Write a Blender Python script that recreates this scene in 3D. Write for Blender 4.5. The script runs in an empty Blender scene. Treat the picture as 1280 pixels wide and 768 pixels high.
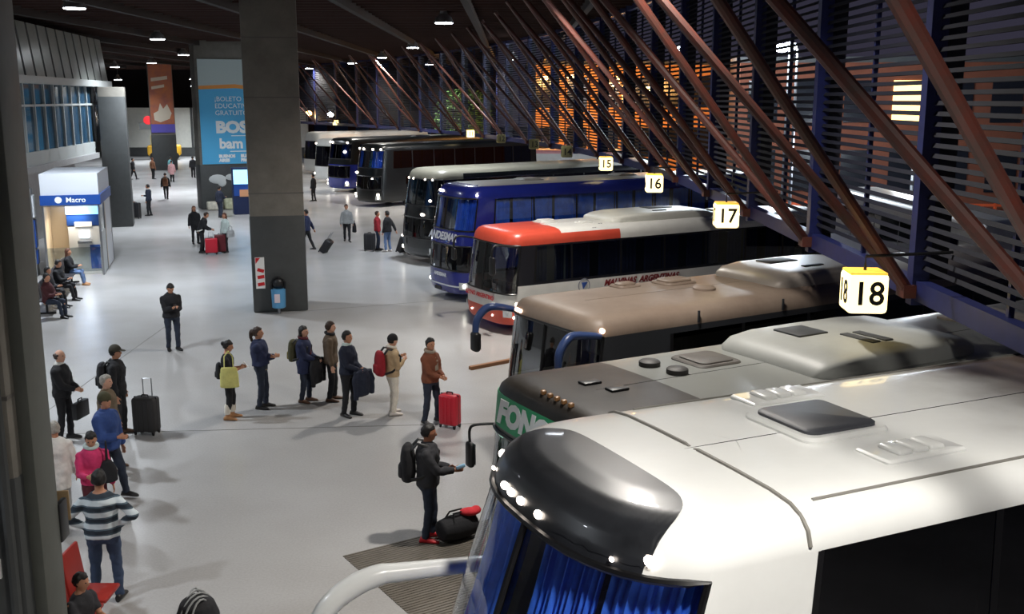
import bpy, bmesh, math, random
from mathutils import Vector, Matrix
random.seed(7)
PI = math.pi
R = math.radians
S = bpy.context.scene
COL = S.collection

# ------------------------------------------------------------------ camera
cam = bpy.data.cameras.new('camera')
cam.sensor_width = 36.0
cam.lens = 36.0 * 1300.0 / 1280.0
cam.clip_end = 600
camo = bpy.data.objects.new('camera', cam)
COL.objects.link(camo)
camo.location = (0, 0, 6.35)
camo.rotation_euler = (R(90) - math.atan(260.0 / 1300.0), 0, 0)
S.camera = camo
# ------------------------------------------------------------------ view
S.view_settings.view_transform = 'Standard'
S.view_settings.look = 'None'
S.view_settings.gamma = 1.0
S.view_settings.exposure = 0.0
S.view_settings.use_curve_mapping = False
S.cycles.use_denoising = True
S.cycles.max_bounces = 6
S.cycles.diffuse_bounces = 3
S.cycles.glossy_bounces = 3
S.cycles.transparent_max_bounces = 10
S.cycles.caustics_reflective = False
S.cycles.caustics_refractive = False
S.cycles.sample_clamp_indirect = 4.0
# ------------------------------------------------------------------ world: night sky over a lit city
world = bpy.data.worlds.new('night_sky')
S.world = world
world.use_nodes = True
wn = world.node_tree
for n in list(wn.nodes):
    wn.nodes.remove(n)
wo = wn.nodes.new('ShaderNodeOutputWorld')
wb = wn.nodes.new('ShaderNodeBackground')
wg = wn.nodes.new('ShaderNodeTexCoord')
ws = wn.nodes.new('ShaderNodeSeparateXYZ')
wr = wn.nodes.new('ShaderNodeValToRGB')
wr.color_ramp.elements[0].position = 0.0
wr.color_ramp.elements[0].color = (0.060, 0.055, 0.085, 1)
wr.color_ramp.elements[1].position = 0.45
wr.color_ramp.elements[1].color = (0.010, 0.014, 0.038, 1)
wn.links.new(wg.outputs['Generated'], ws.inputs[0])
wn.links.new(ws.outputs['Z'], wr.inputs[0])
wn.links.new(wr.outputs[0], wb.inputs[0])
wb.inputs[1].default_value = 0.55
wn.links.new(wb.outputs[0], wo.inputs[0])

# power of the ceiling lamps (W) and of the orange street lamps outside
LAMP_W = 620.0
STREET_W = 850.0

# ------------------------------------------------------------------ materials
MATS = {}


def lin(c):
    """sRGB 0..255 triple to linear rgba"""
    o = []
    for v in c[:3]:
        v /= 255.0
        o.append(v / 12.92 if v <= 0.04045 else ((v + 0.055) / 1.055) ** 2.4)
    return (*o, 1.0)


def mat(name, col=(128, 128, 128), rough=0.5, metal=0.0, var=0.0, vscale=3.0, bump=0.0, bscale=40.0, coat=0.0, emit=0.0, spec=0.5, col2=None, rvar=0.0):
    if name in MATS:
        return MATS[name]
    m = bpy.data.materials.new(name)
    m.use_nodes = True
    nt = m.node_tree
    b = nt.nodes['Principled BSDF']
    b.inputs['Base Color'].default_value = lin(col)
    b.inputs['Roughness'].default_value = rough
    b.inputs['Metallic'].default_value = metal
    b.inputs['Specular IOR Level'].default_value = spec
    if coat:
        b.inputs['Coat Weight'].default_value = coat
        b.inputs['Coat Roughness'].default_value = 0.05
    if emit:
        b.inputs['Emission Color'].default_value = lin(col)
        b.inputs['Emission Strength'].default_value = emit
    if var or col2 or bump or rvar:
        tc = nt.nodes.new('ShaderNodeTexCoord')
    if var or col2 or rvar:
        nz = nt.nodes.new('ShaderNodeTexNoise')
        nz.inputs['Scale'].default_value = vscale
        nz.inputs['Detail'].default_value = 6
        nz.inputs['Roughness'].default_value = 0.65
        nt.links.new(tc.outputs['Object'], nz.inputs['Vector'])
    if var or col2:
        rp = nt.nodes.new('ShaderNodeValToRGB')
        c = lin(col)
        d = lin(col2) if col2 else tuple(x * (1 - var) for x in c[:3]) + (1,)
        e = c if col2 else tuple(min(1, x * (1 + var)) for x in c[:3]) + (1,)
        rp.color_ramp.elements[0].position = 0.32
        rp.color_ramp.elements[1].position = 0.68
        rp.color_ramp.elements[0].color = d
        rp.color_ramp.elements[1].color = e
        nt.links.new(nz.outputs['Fac'], rp.inputs[0])
        nt.links.new(rp.outputs[0], b.inputs['Base Color'])
    if rvar:
        mr = nt.nodes.new('ShaderNodeMapRange')
        mr.inputs['To Min'].default_value = max(0.02, rough - rvar)
        mr.inputs['To Max'].default_value = rough + rvar
        nt.links.new(nz.outputs['Fac'], mr.inputs['Value'])
        nt.links.new(mr.outputs[0], b.inputs['Roughness'])
    if bump:
        nb = nt.nodes.new('ShaderNodeTexNoise')
        nb.inputs['Scale'].default_value = bscale
        nb.inputs['Detail'].default_value = 4
        bp = nt.nodes.new('ShaderNodeBump')
        bp.inputs['Strength'].default_value = bump
        bp.inputs['Distance'].default_value = 0.02
        nt.links.new(tc.outputs['Object'], nb.inputs['Vector'])
        nt.links.new(nb.outputs['Fac'], bp.inputs['Height'])
        nt.links.new(bp.outputs[0], b.inputs['Normal'])
    MATS[name] = m
    return m


def glow(name, col, strength):
    if name in MATS:
        return MATS[name]
    m = bpy.data.materials.new(name)
    m.use_nodes = True
    nt = m.node_tree
    b = nt.nodes['Principled BSDF']
    b.inputs['Base Color'].default_value = lin(col)
    b.inputs['Emission Color'].default_value = lin(col)
    b.inputs['Emission Strength'].default_value = strength
    MATS[name] = m
    return m


def glass(name, tint=(60, 70, 85), refl=1.0, rough=0.02, base=0.07):
    """thin tinted pane: see-through straight on, mirror at a slant"""
    if name in MATS:
        return MATS[name]
    m = bpy.data.materials.new(name)
    m.use_nodes = True
    nt = m.node_tree
    for n in list(nt.nodes):
        nt.nodes.remove(n)
    o = nt.nodes.new('ShaderNodeOutputMaterial')
    mx = nt.nodes.new('ShaderNodeMixShader')
    t = nt.nodes.new('ShaderNodeBsdfTransparent')
    t.inputs[0].default_value = lin(tint)
    g = nt.nodes.new('ShaderNodeBsdfGlossy')
    g.inputs['Color'].default_value = (refl, refl, refl, 1)
    g.inputs['Roughness'].default_value = rough
    lw_ = nt.nodes.new('ShaderNodeLayerWeight')
    pw = nt.nodes.new('ShaderNodeMath')
    pw.operation = 'POWER'
    pw.inputs[1].default_value = 5.0
    ma = nt.nodes.new('ShaderNodeMath')
    ma.operation = 'MULTIPLY_ADD'
    ma.inputs[1].default_value = 0.9
    ma.inputs[2].default_value = base
    nt.links.new(lw_.outputs['Facing'], pw.inputs[0])
    nt.links.new(pw.outputs[0], ma.inputs[0])
    nt.links.new(ma.outputs[0], mx.inputs[0])
    nt.links.new(t.outputs[0], mx.inputs[1])
    nt.links.new(g.outputs[0], mx.inputs[2])
    nt.links.new(mx.outputs[0], o.inputs['Surface'])
    MATS[name] = m
    return m


# ------------------------------------------------------------------ mesh builder
class MB:
    def __init__(self):
        self.v = []
        self.f = []
        self.m = []

    def add(self, vs, fs, mi=0):
        o = len(self.v)
        self.v += [tuple(p) for p in vs]
        self.f += [tuple(i + o for i in f) for f in fs]
        self.m += [mi] * len(fs)
        return self

    def box(self, c, s, rot=None, mi=0):
        x, y, z = s[0] / 2, s[1] / 2, s[2] / 2
        vs = [Vector(p) for p in ((-x, -y, -z), (x, -y, -z), (x, y, -z), (-x, y, -z), (-x, -y, z), (x, -y, z), (x, y, z), (-x, y, z))]
        if rot is not None:
            vs = [rot @ p for p in vs]
        C = Vector(c)
        return self.add([p + C for p in vs], [(0, 3, 2, 1), (4, 5, 6, 7), (0, 1, 5, 4), (1, 2, 6, 5), (2, 3, 7, 6), (3, 0, 4, 7)], mi)

    def bar(self, a, b, w, h, mi=0, up=(0, 0, 1)):
        a, b = Vector(a), Vector(b)
        d = b - a
        L = d.length
        x = d / L
        u = Vector(up)
        y = u.cross(x)
        if y.length < 1e-4:
            y = Vector((0, 1, 0)).cross(x)
        y.normalize()
        z = x.cross(y)
        rot = Matrix((x, y, z)).transposed()
        return self.box((a + b) / 2, (L, w, h), rot, mi)

    def tube(self, pts, rad, seg=8, caps=True, mi=0, flat=None):
        """round tube through pts; rad a number or a list; flat = (axis vector, factor) squashes it"""
        P = [Vector(p) for p in pts]
        n = len(P)
        rr = rad if isinstance(rad, (list, tuple)) else [rad] * n
        T = []
        for i in range(n):
            a = P[max(0, i - 1)]
            b = P[min(n - 1, i + 1)]
            t = (b - a)
            T.append(t.normalized() if t.length > 1e-9 else Vector((0, 0, 1)))
        u = T[0].orthogonal().normalized()
        vs, fs = [], []
        rings = []
        for i in range(n):
            u = (u - T[i] * u.dot(T[i]))
            u = u.normalized() if u.length > 1e-6 else T[i].orthogonal().normalized()
            w = T[i].cross(u)
            r = rr[i]
            ra, rb = (r if isinstance(r, (list, tuple)) else (r, r))
            rings.append(len(vs))
            for k in range(seg):
                a = 2 * PI * k / seg
                o = u * (ra * math.cos(a)) + w * (rb * math.sin(a))
                vs.append(P[i] + o)
        for i in range(n - 1):
            for k in range(seg):
                k2 = (k + 1) % seg
                fs.append((rings[i] + k, rings[i] + k2, rings[i + 1] + k2, rings[i + 1] + k))
        if caps:
            fs.append(tuple(rings[0] + k for k in reversed(range(seg))))
            fs.append(tuple(rings[-1] + k for k in range(seg)))
        return self.add(vs, fs, mi)

    def rings(self, rs, seg=14, mi=0, caps=True):
        """loft of ellipses: each (centre, x axis vec, y axis vec)"""
        vs, fs = [], []
        for c, a, b in rs:
            c, a, b = Vector(c), Vector(a), Vector(b)
            for k in range(seg):
                t = 2 * PI * k / seg
                vs.append(c + a * math.cos(t) + b * math.sin(t))
        n = len(rs)
        for i in range(n - 1):
            for k in range(seg):
                k2 = (k + 1) % seg
                fs.append((i * seg + k, i * seg + k2, (i + 1) * seg + k2, (i + 1) * seg + k))
        if caps:
            fs.append(tuple(reversed(range(seg))))
            fs.append(tuple((n - 1) * seg + k for k in range(seg)))
        return self.add(vs, fs, mi)

    def ball(self, c, r, seg=12, rg=8, mi=0, rot=None):
        """ellipsoid"""
        rx, ry, rz = r if isinstance(r, (list, tuple)) else (r, r, r)
        C = Vector(c)
        vs, fs = [], []
        for i in range(rg + 1):
            th = PI * i / rg
            th = max(0.02, min(PI - 0.02, th))
            for k in range(seg):
                a = 2 * PI * k / seg
                p = Vector((rx * math.sin(th) * math.cos(a), ry * math.sin(th) * math.sin(a), -rz * math.cos(th)))
                if rot is not None:
                    p = rot @ p
                vs.append(C + p)
        for i in range(rg):
            for k in range(seg):
                k2 = (k + 1) % seg
                fs.append((i * seg + k, i * seg + k2, (i + 1) * seg + k2, (i + 1) * seg + k))
        fs.append(tuple(reversed(range(seg))))
        fs.append(tuple(rg * seg + k for k in range(seg)))
        return self.add(vs, fs, mi)

    def lathe(self, prof, c=(0, 0, 0), seg=20, mi=0, rot=None):
        C = Vector(c)
        vs, fs = [], []
        for r, z in prof:
            for k in range(seg):
                a = 2 * PI * k / seg
                p = Vector((r * math.cos(a), r * math.sin(a), z))
                if rot is not None:
                    p = rot @ p
                vs.append(C + p)
        for i in range(len(prof) - 1):
            for k in range(seg):
                k2 = (k + 1) % seg
                fs.append((i * seg + k, i * seg + k2, (i + 1) * seg + k2, (i + 1) * seg + k))
        fs.append(tuple(reversed(range(seg))))
        fs.append(tuple((len(prof) - 1) * seg + k for k in range(seg)))
        return self.add(vs, fs, mi)

    def prism(self, poly, h0, h1, mi=0, axis='z'):
        """polygon (list of 2d) extruded from h0 to h1 along the axis"""
        n = len(poly)

        def P(p, h):
            return (p[0], p[1], h) if axis == 'z' else ((p[0], h, p[1]) if axis == 'y' else (h, p[0], p[1]))
        vs = [P(p, h0) for p in poly] + [P(p, h1) for p in poly]
        fs = [tuple(reversed(range(n))), tuple(range(n, 2 * n))]
        fs += [(i, (i + 1) % n, n + (i + 1) % n, n + i) for i in range(n)]
        return self.add(vs, fs, mi)

    def rbox(self, c, s, r=0.03, seg=2, rot=None, mi=0):
        """box with rounded edges"""
        bm = bmesh.new()
        bmesh.ops.create_cube(bm, size=1.0)
        bmesh.ops.scale(bm, vec=Vector(s), verts=bm.verts)
        bmesh.ops.bevel(bm, geom=list(bm.edges), offset=min(r, min(s) * 0.49), segments=seg, profile=0.5, affect='EDGES')
        C = Vector(c)
        bm.verts.ensure_lookup_table()
        vs = [C + ((rot @ v.co) if rot is not None else v.co) for v in bm.verts]
        fs = [tuple(v.index for v in f.verts) for f in bm.faces]
        bm.free()
        return self.add(vs, fs, mi)

    def rplate(self, c, s, r, h, inset=0.02, mi=0):
        """flat plate with rounded corners in plan and a chamfered top, standing on c"""
        vs, fs = [], []
        lay = ((0.0, 0.0), (0.0, h * 0.6), (inset, h))
        n = 0
        for (k, z) in lay:
            n = 0
            for (qx, qy, a0) in ((1, 1, 0), (-1, 1, 90), (-1, -1, 180), (1, -1, 270)):
                for j in range(7):
                    a = R(a0 + 15 * j)
                    vs.append((c[0] + qx * (s[0] / 2 - r) + (r - k) * math.cos(a), c[1] + qy * (s[1] / 2 - r) + (r - k) * math.sin(a), c[2] + z))
                    n += 1
        for l in range(2):
            for i in range(n):
                i2 = (i + 1) % n
                fs.append((l * n + i, l * n + i2, (l + 1) * n + i2, (l + 1) * n + i))
        fs.append(tuple(range(2 * n, 3 * n)))
        fs.append(tuple(reversed(range(n))))
        return self.add(vs, fs, mi)

    def mesh(self, name, mats, smooth=True, angle=35):
        me = bpy.data.meshes.new(name)
        me.from_pydata(self.v, [], self.f)
        ms = mats if isinstance(mats, (list, tuple)) else [mats]
        for m in ms:
            me.materials.append(m)
        if len(ms) > 1:
            me.polygons.foreach_set('material_index', self.m)
        if smooth:
            me.polygons.foreach_set('use_smooth', [True] * len(me.polygons))
            me.set_sharp_from_angle(angle=R(angle))
        me.update()
        return me

    def build(self, name, mats, parent=None, smooth=True, angle=35, fix=False):
        me = self.mesh(name, mats, smooth, angle)
        if fix:
            bm = bmesh.new()
            bm.from_mesh(me)
            bmesh.ops.recalc_face_normals(bm, faces=bm.faces)
            bm.to_mesh(me)
            bm.free()
        return link(name, me, parent)


def link(name, me, parent=None):
    o = bpy.data.objects.new(name, me)
    COL.objects.link(o)
    if parent is not None:
        o.parent = parent
    return o


def tag(o, label=None, cat=None, group=None, kind=None):
    if label:
        o['label'] = label
    if cat:
        o['category'] = cat
    if group:
        o['group'] = group
    if kind:
        o['kind'] = kind
    return o


def empty(name, loc=(0, 0, 0), rz=0.0):
    o = bpy.data.objects.new(name, None)
    o.empty_display_size = 0.2
    COL.objects.link(o)
    o.location = loc
    o.rotation_euler = (0, 0, rz)
    return o


def thing(name, label, cat, loc=(0, 0, 0), rz=0.0, group=None):
    return tag(empty(name, loc, rz), label, cat, group)


def text(name, body, size, mtl, parent, loc, rot, extrude=0.003, bold=0.0, align='CENTER', shear=0.0, sx=1.0):
    cu = bpy.data.curves.new(name, 'FONT')
    cu.body = body
    cu.size = size
    cu.extrude = extrude
    cu.offset = bold
    cu.shear = shear
    cu.align_x = align
    cu.align_y = 'CENTER'
    cu.resolution_u = 3
    cu.materials.append(mtl)
    o = bpy.data.objects.new(name, cu)
    COL.objects.link(o)
    o.parent = parent
    o.location = loc
    o.rotation_euler = rot
    o.scale = (sx, 1, 1)
    return o


def copy_tree(o, parent=None):
    c = o.copy()
    COL.objects.link(c)
    c.parent = parent
    for ch in list(o.children):
        copy_tree(ch, c)
    return c


def lamp(parent, loc, kind, power, col=(1, 1, 1), size=0.5, spot=None, rot=(0, 0, 0)):
    l = bpy.data.lights.new('lamp_light', kind)
    l.energy = power
    l.color = col
    if kind == 'AREA':
        l.shape = 'DISK'
        l.size = size
        l.spread = R(138)
    else:
        l.shadow_soft_size = size
    if kind == 'SPOT':
        l.spot_size = spot
        l.spot_blend = 0.6
    o = bpy.data.objects.new('lamp_light', l)
    COL.objects.link(o)
    o.parent = parent
    o.location = loc
    o.rotation_euler = rot
    return o


def xw(y):
    """the louvred side of the hall in plan: straight, then bending to the left"""
    return 4.95 - max(0.0, y - 26.0) ** 2 / 240.0


def tw(y):
    """its direction there: turn (rad) of the wall's run from +y towards -x"""
    return math.atan(max(0.0, y - 26.0) / 120.0)


def rotz(a):
    return Matrix.Rotation(a, 3, 'Z')


M_CONC = mat('concrete', (116, 112, 104), 0.8, var=0.16, vscale=1.6, bump=0.15, bscale=25)
M_GREY = mat('dark_grey_paint', (66, 68, 68), 0.55, var=0.1, vscale=3)
M_NAVY = mat('navy_steel', (21, 28, 74), 0.45, var=0.25, vscale=5)
M_RUST = mat('rust_red_steel', (86, 38, 28), 0.5, var=0.2, vscale=4, col2=(64, 42, 36))
M_BLACK = mat('black_plastic', (18, 18, 20), 0.45)
M_RUBBER = mat('rubber', (22, 22, 22), 0.85)
M_CHROME = mat('chrome', (200, 200, 205), 0.15, metal=1.0)
M_STEEL = mat('brushed_steel', (150, 152, 155), 0.35, metal=0.9)
M_WHITE = mat('white_paint', (228, 228, 226), 0.45, var=0.04)
M_LED = glow('lamp_white', (240, 246, 255), 40.0)
# ================================================================== the hall
# floor: pale polished terrazzo
def floor_material():
    m = bpy.data.materials.new('terrazzo_floor')
    m.use_nodes = True
    nt = m.node_tree
    b = nt.nodes['Principled BSDF']
    tc = nt.nodes.new('ShaderNodeTexCoord')
    n1 = nt.nodes.new('ShaderNodeTexNoise')
    n1.inputs['Scale'].default_value = 0.35
    n1.inputs['Detail'].default_value = 3
    n2 = nt.nodes.new('ShaderNodeTexNoise')
    n2.inputs['Scale'].default_value = 30.0
    n2.inputs['Detail'].default_value = 3
    nt.links.new(tc.outputs['Object'], n1.inputs['Vector'])
    nt.links.new(tc.outputs['Object'], n2.inputs['Vector'])
    r1 = nt.nodes.new('ShaderNodeValToRGB')
    r1.color_ramp.elements[0].position = 0.3
    r1.color_ramp.elements[0].color = lin((172, 170, 168))
    r1.color_ramp.elements[1].position = 0.7
    r1.color_ramp.elements[1].color = lin((186, 185, 184))
    nt.links.new(n1.outputs['Fac'], r1.inputs[0])
    mx = nt.nodes.new('ShaderNodeMixRGB')
    mx.blend_type = 'MULTIPLY'
    mx.inputs[0].default_value = 0.25
    nt.links.new(r1.outputs[0], mx.inputs[1])
    nt.links.new(n2.outputs['Fac'], mx.inputs[2])
    nt.links.new(mx.outputs[0], b.inputs['Base Color'])
    mr = nt.nodes.new('ShaderNodeMapRange')
    mr.inputs['To Min'].default_value = 0.20
    mr.inputs['To Max'].default_value = 0.30
    nt.links.new(n1.outputs['Fac'], mr.inputs['Value'])
    nt.links.new(mr.outputs[0], b.inputs['Roughness'])
    return m


M_FLOOR = floor_material()
ys = list(range(-8, 24, 8)) + list(range(24, 126, 6))
edge = [(xw(y) + 1.0, y) for y in ys]
poly = edge + [(-75, edge[-1][1]), (-75, -8)]
fl = MB().prism(poly, -0.2, 0.0).build('floor', M_FLOOR, smooth=False)
tag(fl, kind='structure')
M_JOINT = mat('floor_joint', (96, 92, 88), 0.6)
for (a, b) in (((-9.6, 19.15), (0.0, 19.95)), ((-9.6, 19.15), (-9.9, 30.0)), ((-6.6, 31.0), (-1.4, 33.2))):
    MB().bar((a[0], a[1], 0.001), (b[0], b[1], 0.001), 0.022, 0.004).build('floor_joint', M_JOINT, fl, smooth=False)
# ribbed floor plate beside the nearest bus
M_RIB = mat('ribbed_floor', (98, 92, 84), 0.6, var=0.15, vscale=4)
rp = MB()
pa = R(33)
ux, uy = Vector((math.cos(pa), math.sin(pa), 0)), Vector((math.sin(pa), -math.cos(pa), 0))
po = Vector((-2.4, 13.75, 0))
rp.add([po + Vector((0, 0, 0.004)), po + ux * 4 + Vector((0, 0, 0.004)), po + ux * 4 + uy * 7 + Vector((0, 0, 0.004)), po + uy * 7 + Vector((0, 0, 0.004))], [(0, 3, 2, 1)])
for i in range(110):
    q = po + uy * (0.03 + i * 0.063)
    rp.bar(q + Vector((0, 0, 0.006)), q + ux * 4 + Vector((0, 0, 0.006)), 0.03, 0.010)
tag(rp.build('ribbed_floor_strip', M_RIB, fl, smooth=False), kind='stuff')

# ground outside
M_ASPH = mat('asphalt', (122, 122, 128), 0.8, var=0.2, vscale=0.4)
g = MB().add([(-60, -20, -0.21), (160, -20, -0.21), (160, 260, -0.21), (-60, 260, -0.21)], [(0, 1, 2, 3)]).build('ground', M_ASPH, smooth=False)
tag(g, kind='structure')

# ceiling: dark boards with cross battens
M_CEIL = mat('dark_ceiling', (46, 28, 23), 0.9, var=0.25, vscale=0.8)
M_BATT = mat('ceiling_batten', (60, 37, 30), 0.8)
cy = list(range(-8, 24, 8)) + list(range(24, 132, 6))
cpoly = [(xw(y) + 0.6, y) for y in cy] + [(-75, cy[-1]), (-75, -8)]
ce = MB().prism(cpoly, 9.75, 9.9).build('ceiling', M_CEIL, smooth=False)
tag(ce, kind='structure')
bme = MB().box((0, 0, 0), (1, 0.09, 0.16)).mesh('ceiling_batten', M_BATT, smooth=False)
for i in range(120):
    y = -6 + i * 1.05
    x1 = xw(y) + 0.4
    o = link('ceiling_batten', bme, ce)
    o.location = ((x1 - 60) / 2, y, 9.67)
    o.scale = (x1 + 60, 1, 1)
for k in range(11):
    x = 2.6 - k * 4.1
    o = MB().box((x, 50, 9.55), (0.22, 112, 0.4)).build('ceiling_beam', mat('ceiling_beam', (24, 15, 13), 0.9), ce, smooth=False)

# ------------------------------------------------------------------ louvred side
wl = empty('wall_right')
tag(wl, kind='structure')
M_SLAT = mat('louvre_slat', (15, 17, 30), 0.7, var=0.2, vscale=6, spec=0.25)
PY = [8.0 - 4.45, 8.0] + [12.45 + 4.45 * k for k in range(24)]
Z0, Z1 = 4.1, 9.6
slat_me = MB().box((0, 0, 0), (0.012, 1.0, 0.056), Matrix.Rotation(R(28), 3, 'Y')).mesh('slat', M_SLAT, smooth=False)
far = MB()
count = 0
for i in range(len(PY) - 1):
    y0, y1 = PY[i], PY[i + 1]
    x0, x1 = xw(y0), xw(y1)
    L = math.hypot(x1 - x0, y1 - y0)
    an = math.atan2(-(x1 - x0), y1 - y0)
    # bottom beam, top beam, thin mullion at mid bay
    MB().bar((x0, y0, Z0 - 0.02), (x1, y1, Z0 - 0.02), 0.16, 0.24).build('bottom_beam', M_NAVY, wl, smooth=False)
    MB().bar((x0, y0, Z1), (x1, y1, Z1), 0.16, 0.25).build('top_beam', M_NAVY, wl, smooth=False)
    MB().box(((x0 + x1) / 2 + 0.05, (y0 + y1) / 2, (Z0 + Z1) / 2), (0.06, 0.06, Z1 - Z0)).build('mullion', M_NAVY, wl, smooth=False)
    n = 42
    for k in range(n):
        z = Z0 + 0.26 + k * (Z1 - Z0 - 0.4) / n
        c = ((x0 + x1) / 2, (y0 + y1) / 2, z)
        if count < 300 and i > 0:
            o = link('slat', slat_me, wl)
            o.location = c
            o.rotation_euler = (0, 0, an)
            o.scale = (1, L - 0.06, 1)
            count += 1
        else:
            rr = rotz(an) @ Matrix.Rotation(R(28), 3, 'Y')
            far.box(c, (0.012, L - 0.06, 0.056), rr)
tag(far.build('far_slats', M_SLAT, wl, smooth=False), kind='stuff')
M_FIN = mat('post_fin', (12, 14, 28), 0.7)
for i, y in enumerate(PY):
    an = tw(y)
    rr = rotz(an)
    c = Vector((xw(y), y, 0))
    mb = MB()
    mb.box(c + rr @ Vector((-0.02, 0, (Z0 + Z1) / 2)), (0.2, 0.18, Z1 - Z0 + 0.4), rr)
    mb.build('post', M_NAVY, wl, smooth=False)
    MB().box(c + rr @ Vector((0.20, 0.05, (Z0 + Z1) / 2 + 0.1)), (0.26, 0.1, Z1 - Z0), rr).build('post_fin', M_FIN, wl, smooth=False)
# sloping tube struts from each post foot up to the roof
for i, y in enumerate(PY):
    an = tw(y)
    rr = rotz(an)
    base = Vector((xw(y) - 0.12, y, Z0 - 0.05))
    for dx, dy, rad in ((-4.55, -2.225, 0.068), (-4.55, 2.225, 0.068)):
        top = base + rr @ Vector((dx, dy, 5.55))
        MB().tube([base, top], rad, 10).build('strut', M_RUST, wl)
    MB().box(base + Vector((0, 0, 0.02)), (0.22, 0.26, 0.16), rr).build('strut_shoe', M_RUST, wl, smooth=False)

# ------------------------------------------------------------------ left side: shop fronts on two storeys
wlft = empty('wall_left')
tag(wlft, kind='structure')
M_SHOP = mat('shop_wall', (150, 150, 150), 0.7, var=0.08)
M_FRAME = mat('window_frame', (168, 172, 170), 0.5)
M_SHGL = mat('shop_glass', (42, 70, 92), 0.08, var=0.35, vscale=0.5)
M_BLUEP = mat('blue_panel', (38, 110, 176), 0.4)
M_PANEL = mat('pale_metal_panel', (148, 152, 146), 0.28, metal=0.4, var=0.12, vscale=1.5)


def lw(t, z, off=0.0):
    """point on the left wall, t metres along from y=33"""
    d = Vector((-0.155, 0.988, 0))
    n = Vector((0.988, 0.155, 0))
    return Vector((-17.7, 33, z)) + d * t + n * off


LWA = math.atan2(0.27, 0.963)
LR = rotz(math.atan2(0.155, 0.988))
MB().box(lw(3, 1.75, -1.9), (0.3, 39, 3.5), LR).build('lower_wall', M_SHOP, wlft, smooth=False)
MB().box(lw(3, 3.62, -0.9), (2.2, 39, 0.25), LR).build('floor_slab', M_SHOP, wlft, smooth=False)
MB().box(lw(3, 7.1, 0.05), (0.7, 39, 0.3), LR).build('ledge', M_FRAME, wlft, smooth=False)
for k in range(27):
    t = -15.6 + k * 1.45
    blue = k in (13, 14)
    p = MB().box(lw(t, 5.4, -0.1), (0.05, 1.36, 3.1), LR).build('window_pane', M_BLUEP if blue else M_SHGL, wlft, smooth=False)
    MB().box(lw(t + 0.72, 5.4, -0.05), (0.14, 0.1, 3.3), LR).build('window_mullion', M_FRAME, wlft, smooth=False)
    MB().box(lw(t, 8.3, 0.0), (0.06, 1.2, 2.1), LR @ Matrix.Rotation(R(-7), 3, 'Y')).build('upper_panel', M_PANEL, wlft, smooth=False)
MB().box(lw(3, 6.1, -0.04), (0.1, 39, 0.09), LR).build('window_rail', M_FRAME, wlft, smooth=False)
MB().box(lw(3, 4.0, -0.04), (0.12, 39, 0.55), LR).build('window_apron', M_FRAME, wlft, smooth=False)

# far end wall
wb_ = empty('wall_back')
tag(wb_, kind='structure')
MB().box((-40, 119, 3.2), (34, 0.4, 4.4)).build('white_panel', mat('white_end_wall', (214, 214, 206), 0.7, var=0.05), wb_, smooth=False)
MB().box((-40, 118.9, 0.5), (34, 0.4, 1.0)).build('dark_base', M_GREY, wb_, smooth=False)
MB().box((-40, 127, 7.5), (60, 0.4, 5)).build('upper_wall', mat('dark_wall', (34, 30, 30), 0.8), wb_, smooth=False)
MB().box((-36.0, 118.7, 3.2), (0.25, 0.1, 4.4)).build('panel_joint', M_GREY, wb_, smooth=False)

# ------------------------------------------------------------------ concrete pillars
def pillar(label, x, y, w, d, a, paint=2.95, joints=(3.6, 6.4, 8.1), bevel=0.05, h=9.7):
    t = thing('concrete_pillar', label, 'pillar', (x, y, 0), R(a))
    MB().rbox((0, 0, h / 2), (w, d, h), bevel, 2).build('shaft', M_CONC, t)
    MB().rbox((0, 0, paint / 2), (w + 0.02, d + 0.02, paint), bevel, 2).build('painted_base', M_GREY, t)
    for z in joints:
        MB().box((0, 0, z), (w + 0.008, d + 0.008, 0.035)).build('joint', M_JOINT, t, smooth=False)
    return t


P1 = pillar('square concrete pillar with dark grey base and a blue litter bin on it', -7.2, 31.8, 1.6, 1.6, 12.7)
P0 = pillar('massive concrete pillar in the foreground with white switch boxes', -5.60, 9.72, 1.75, 0.95, 4, paint=2.85, joints=(3.62, 5.4, 7.2))
P2 = pillar('wide concrete pillar carrying the large blue banner', -16.55, 62.6, 4.3, 1.9, 24, paint=2.6)
P3 = pillar('distant concrete pillar carrying the orange banner', -31.9, 96.4, 2.1, 2.1, 20, paint=3.2)
P4 = pillar('slim concrete pillar standing behind the cash machine booth', -20.0, 53.0, 1.25, 1.3, 17, paint=6.5, joints=(3.6, 6.4), h=6.94)

# services on the foreground pillar
MB().tube([(0.80, -0.53, 0.2), (0.80, -0.53, 9.4)], 0.05, 8).build('conduit', M_GREY, P0)
MB().rbox((0.93, -0.05, 4.8), (0.14, 0.5, 9.4), 0.02).build('cable_tray', mat('tray_paint', (84, 86, 80), 0.6, var=0.1), P0)
MB().rbox((0.99, 0.28, 2.1), (0.06, 0.22, 0.42), 0.02).build('meter_box', M_BLACK, P0)
for (x, z, s) in ((0.63, 1.94, (0.1, 0.04, 0.20)), (0.40, 1.98, (0.06, 0.04, 0.08))):
    b = MB().rbox((x, -0.50, z), s, 0.012).build('switch_box', M_WHITE, P0)
    MB().rbox((x, -0.525, z), (s[0] * 0.4, 0.01, s[2] * 0.3), 0.004).build('switch', mat('off_white', (200, 200, 192), 0.5), b)
MB().rbox((0.2, -0.62, 2.72), (0.5, 0.28, 0.05), 0.015).build('shelf', mat('brown_board', (96, 80, 62), 0.6), P0)
nb = MB().rbox((0, 0, 0), (0.24, 0.03, 0.34), 0.008).build('notice_board', mat('brown_card', (150, 126, 92), 0.7, var=0.15, vscale=8))
nb.location = (-4.78, 10.32, 2.15)
nb.rotation_euler = (R(4), 0, R(12))
tag(nb, 'small brown card notice hung on the side of the foreground pillar', 'notice')

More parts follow.
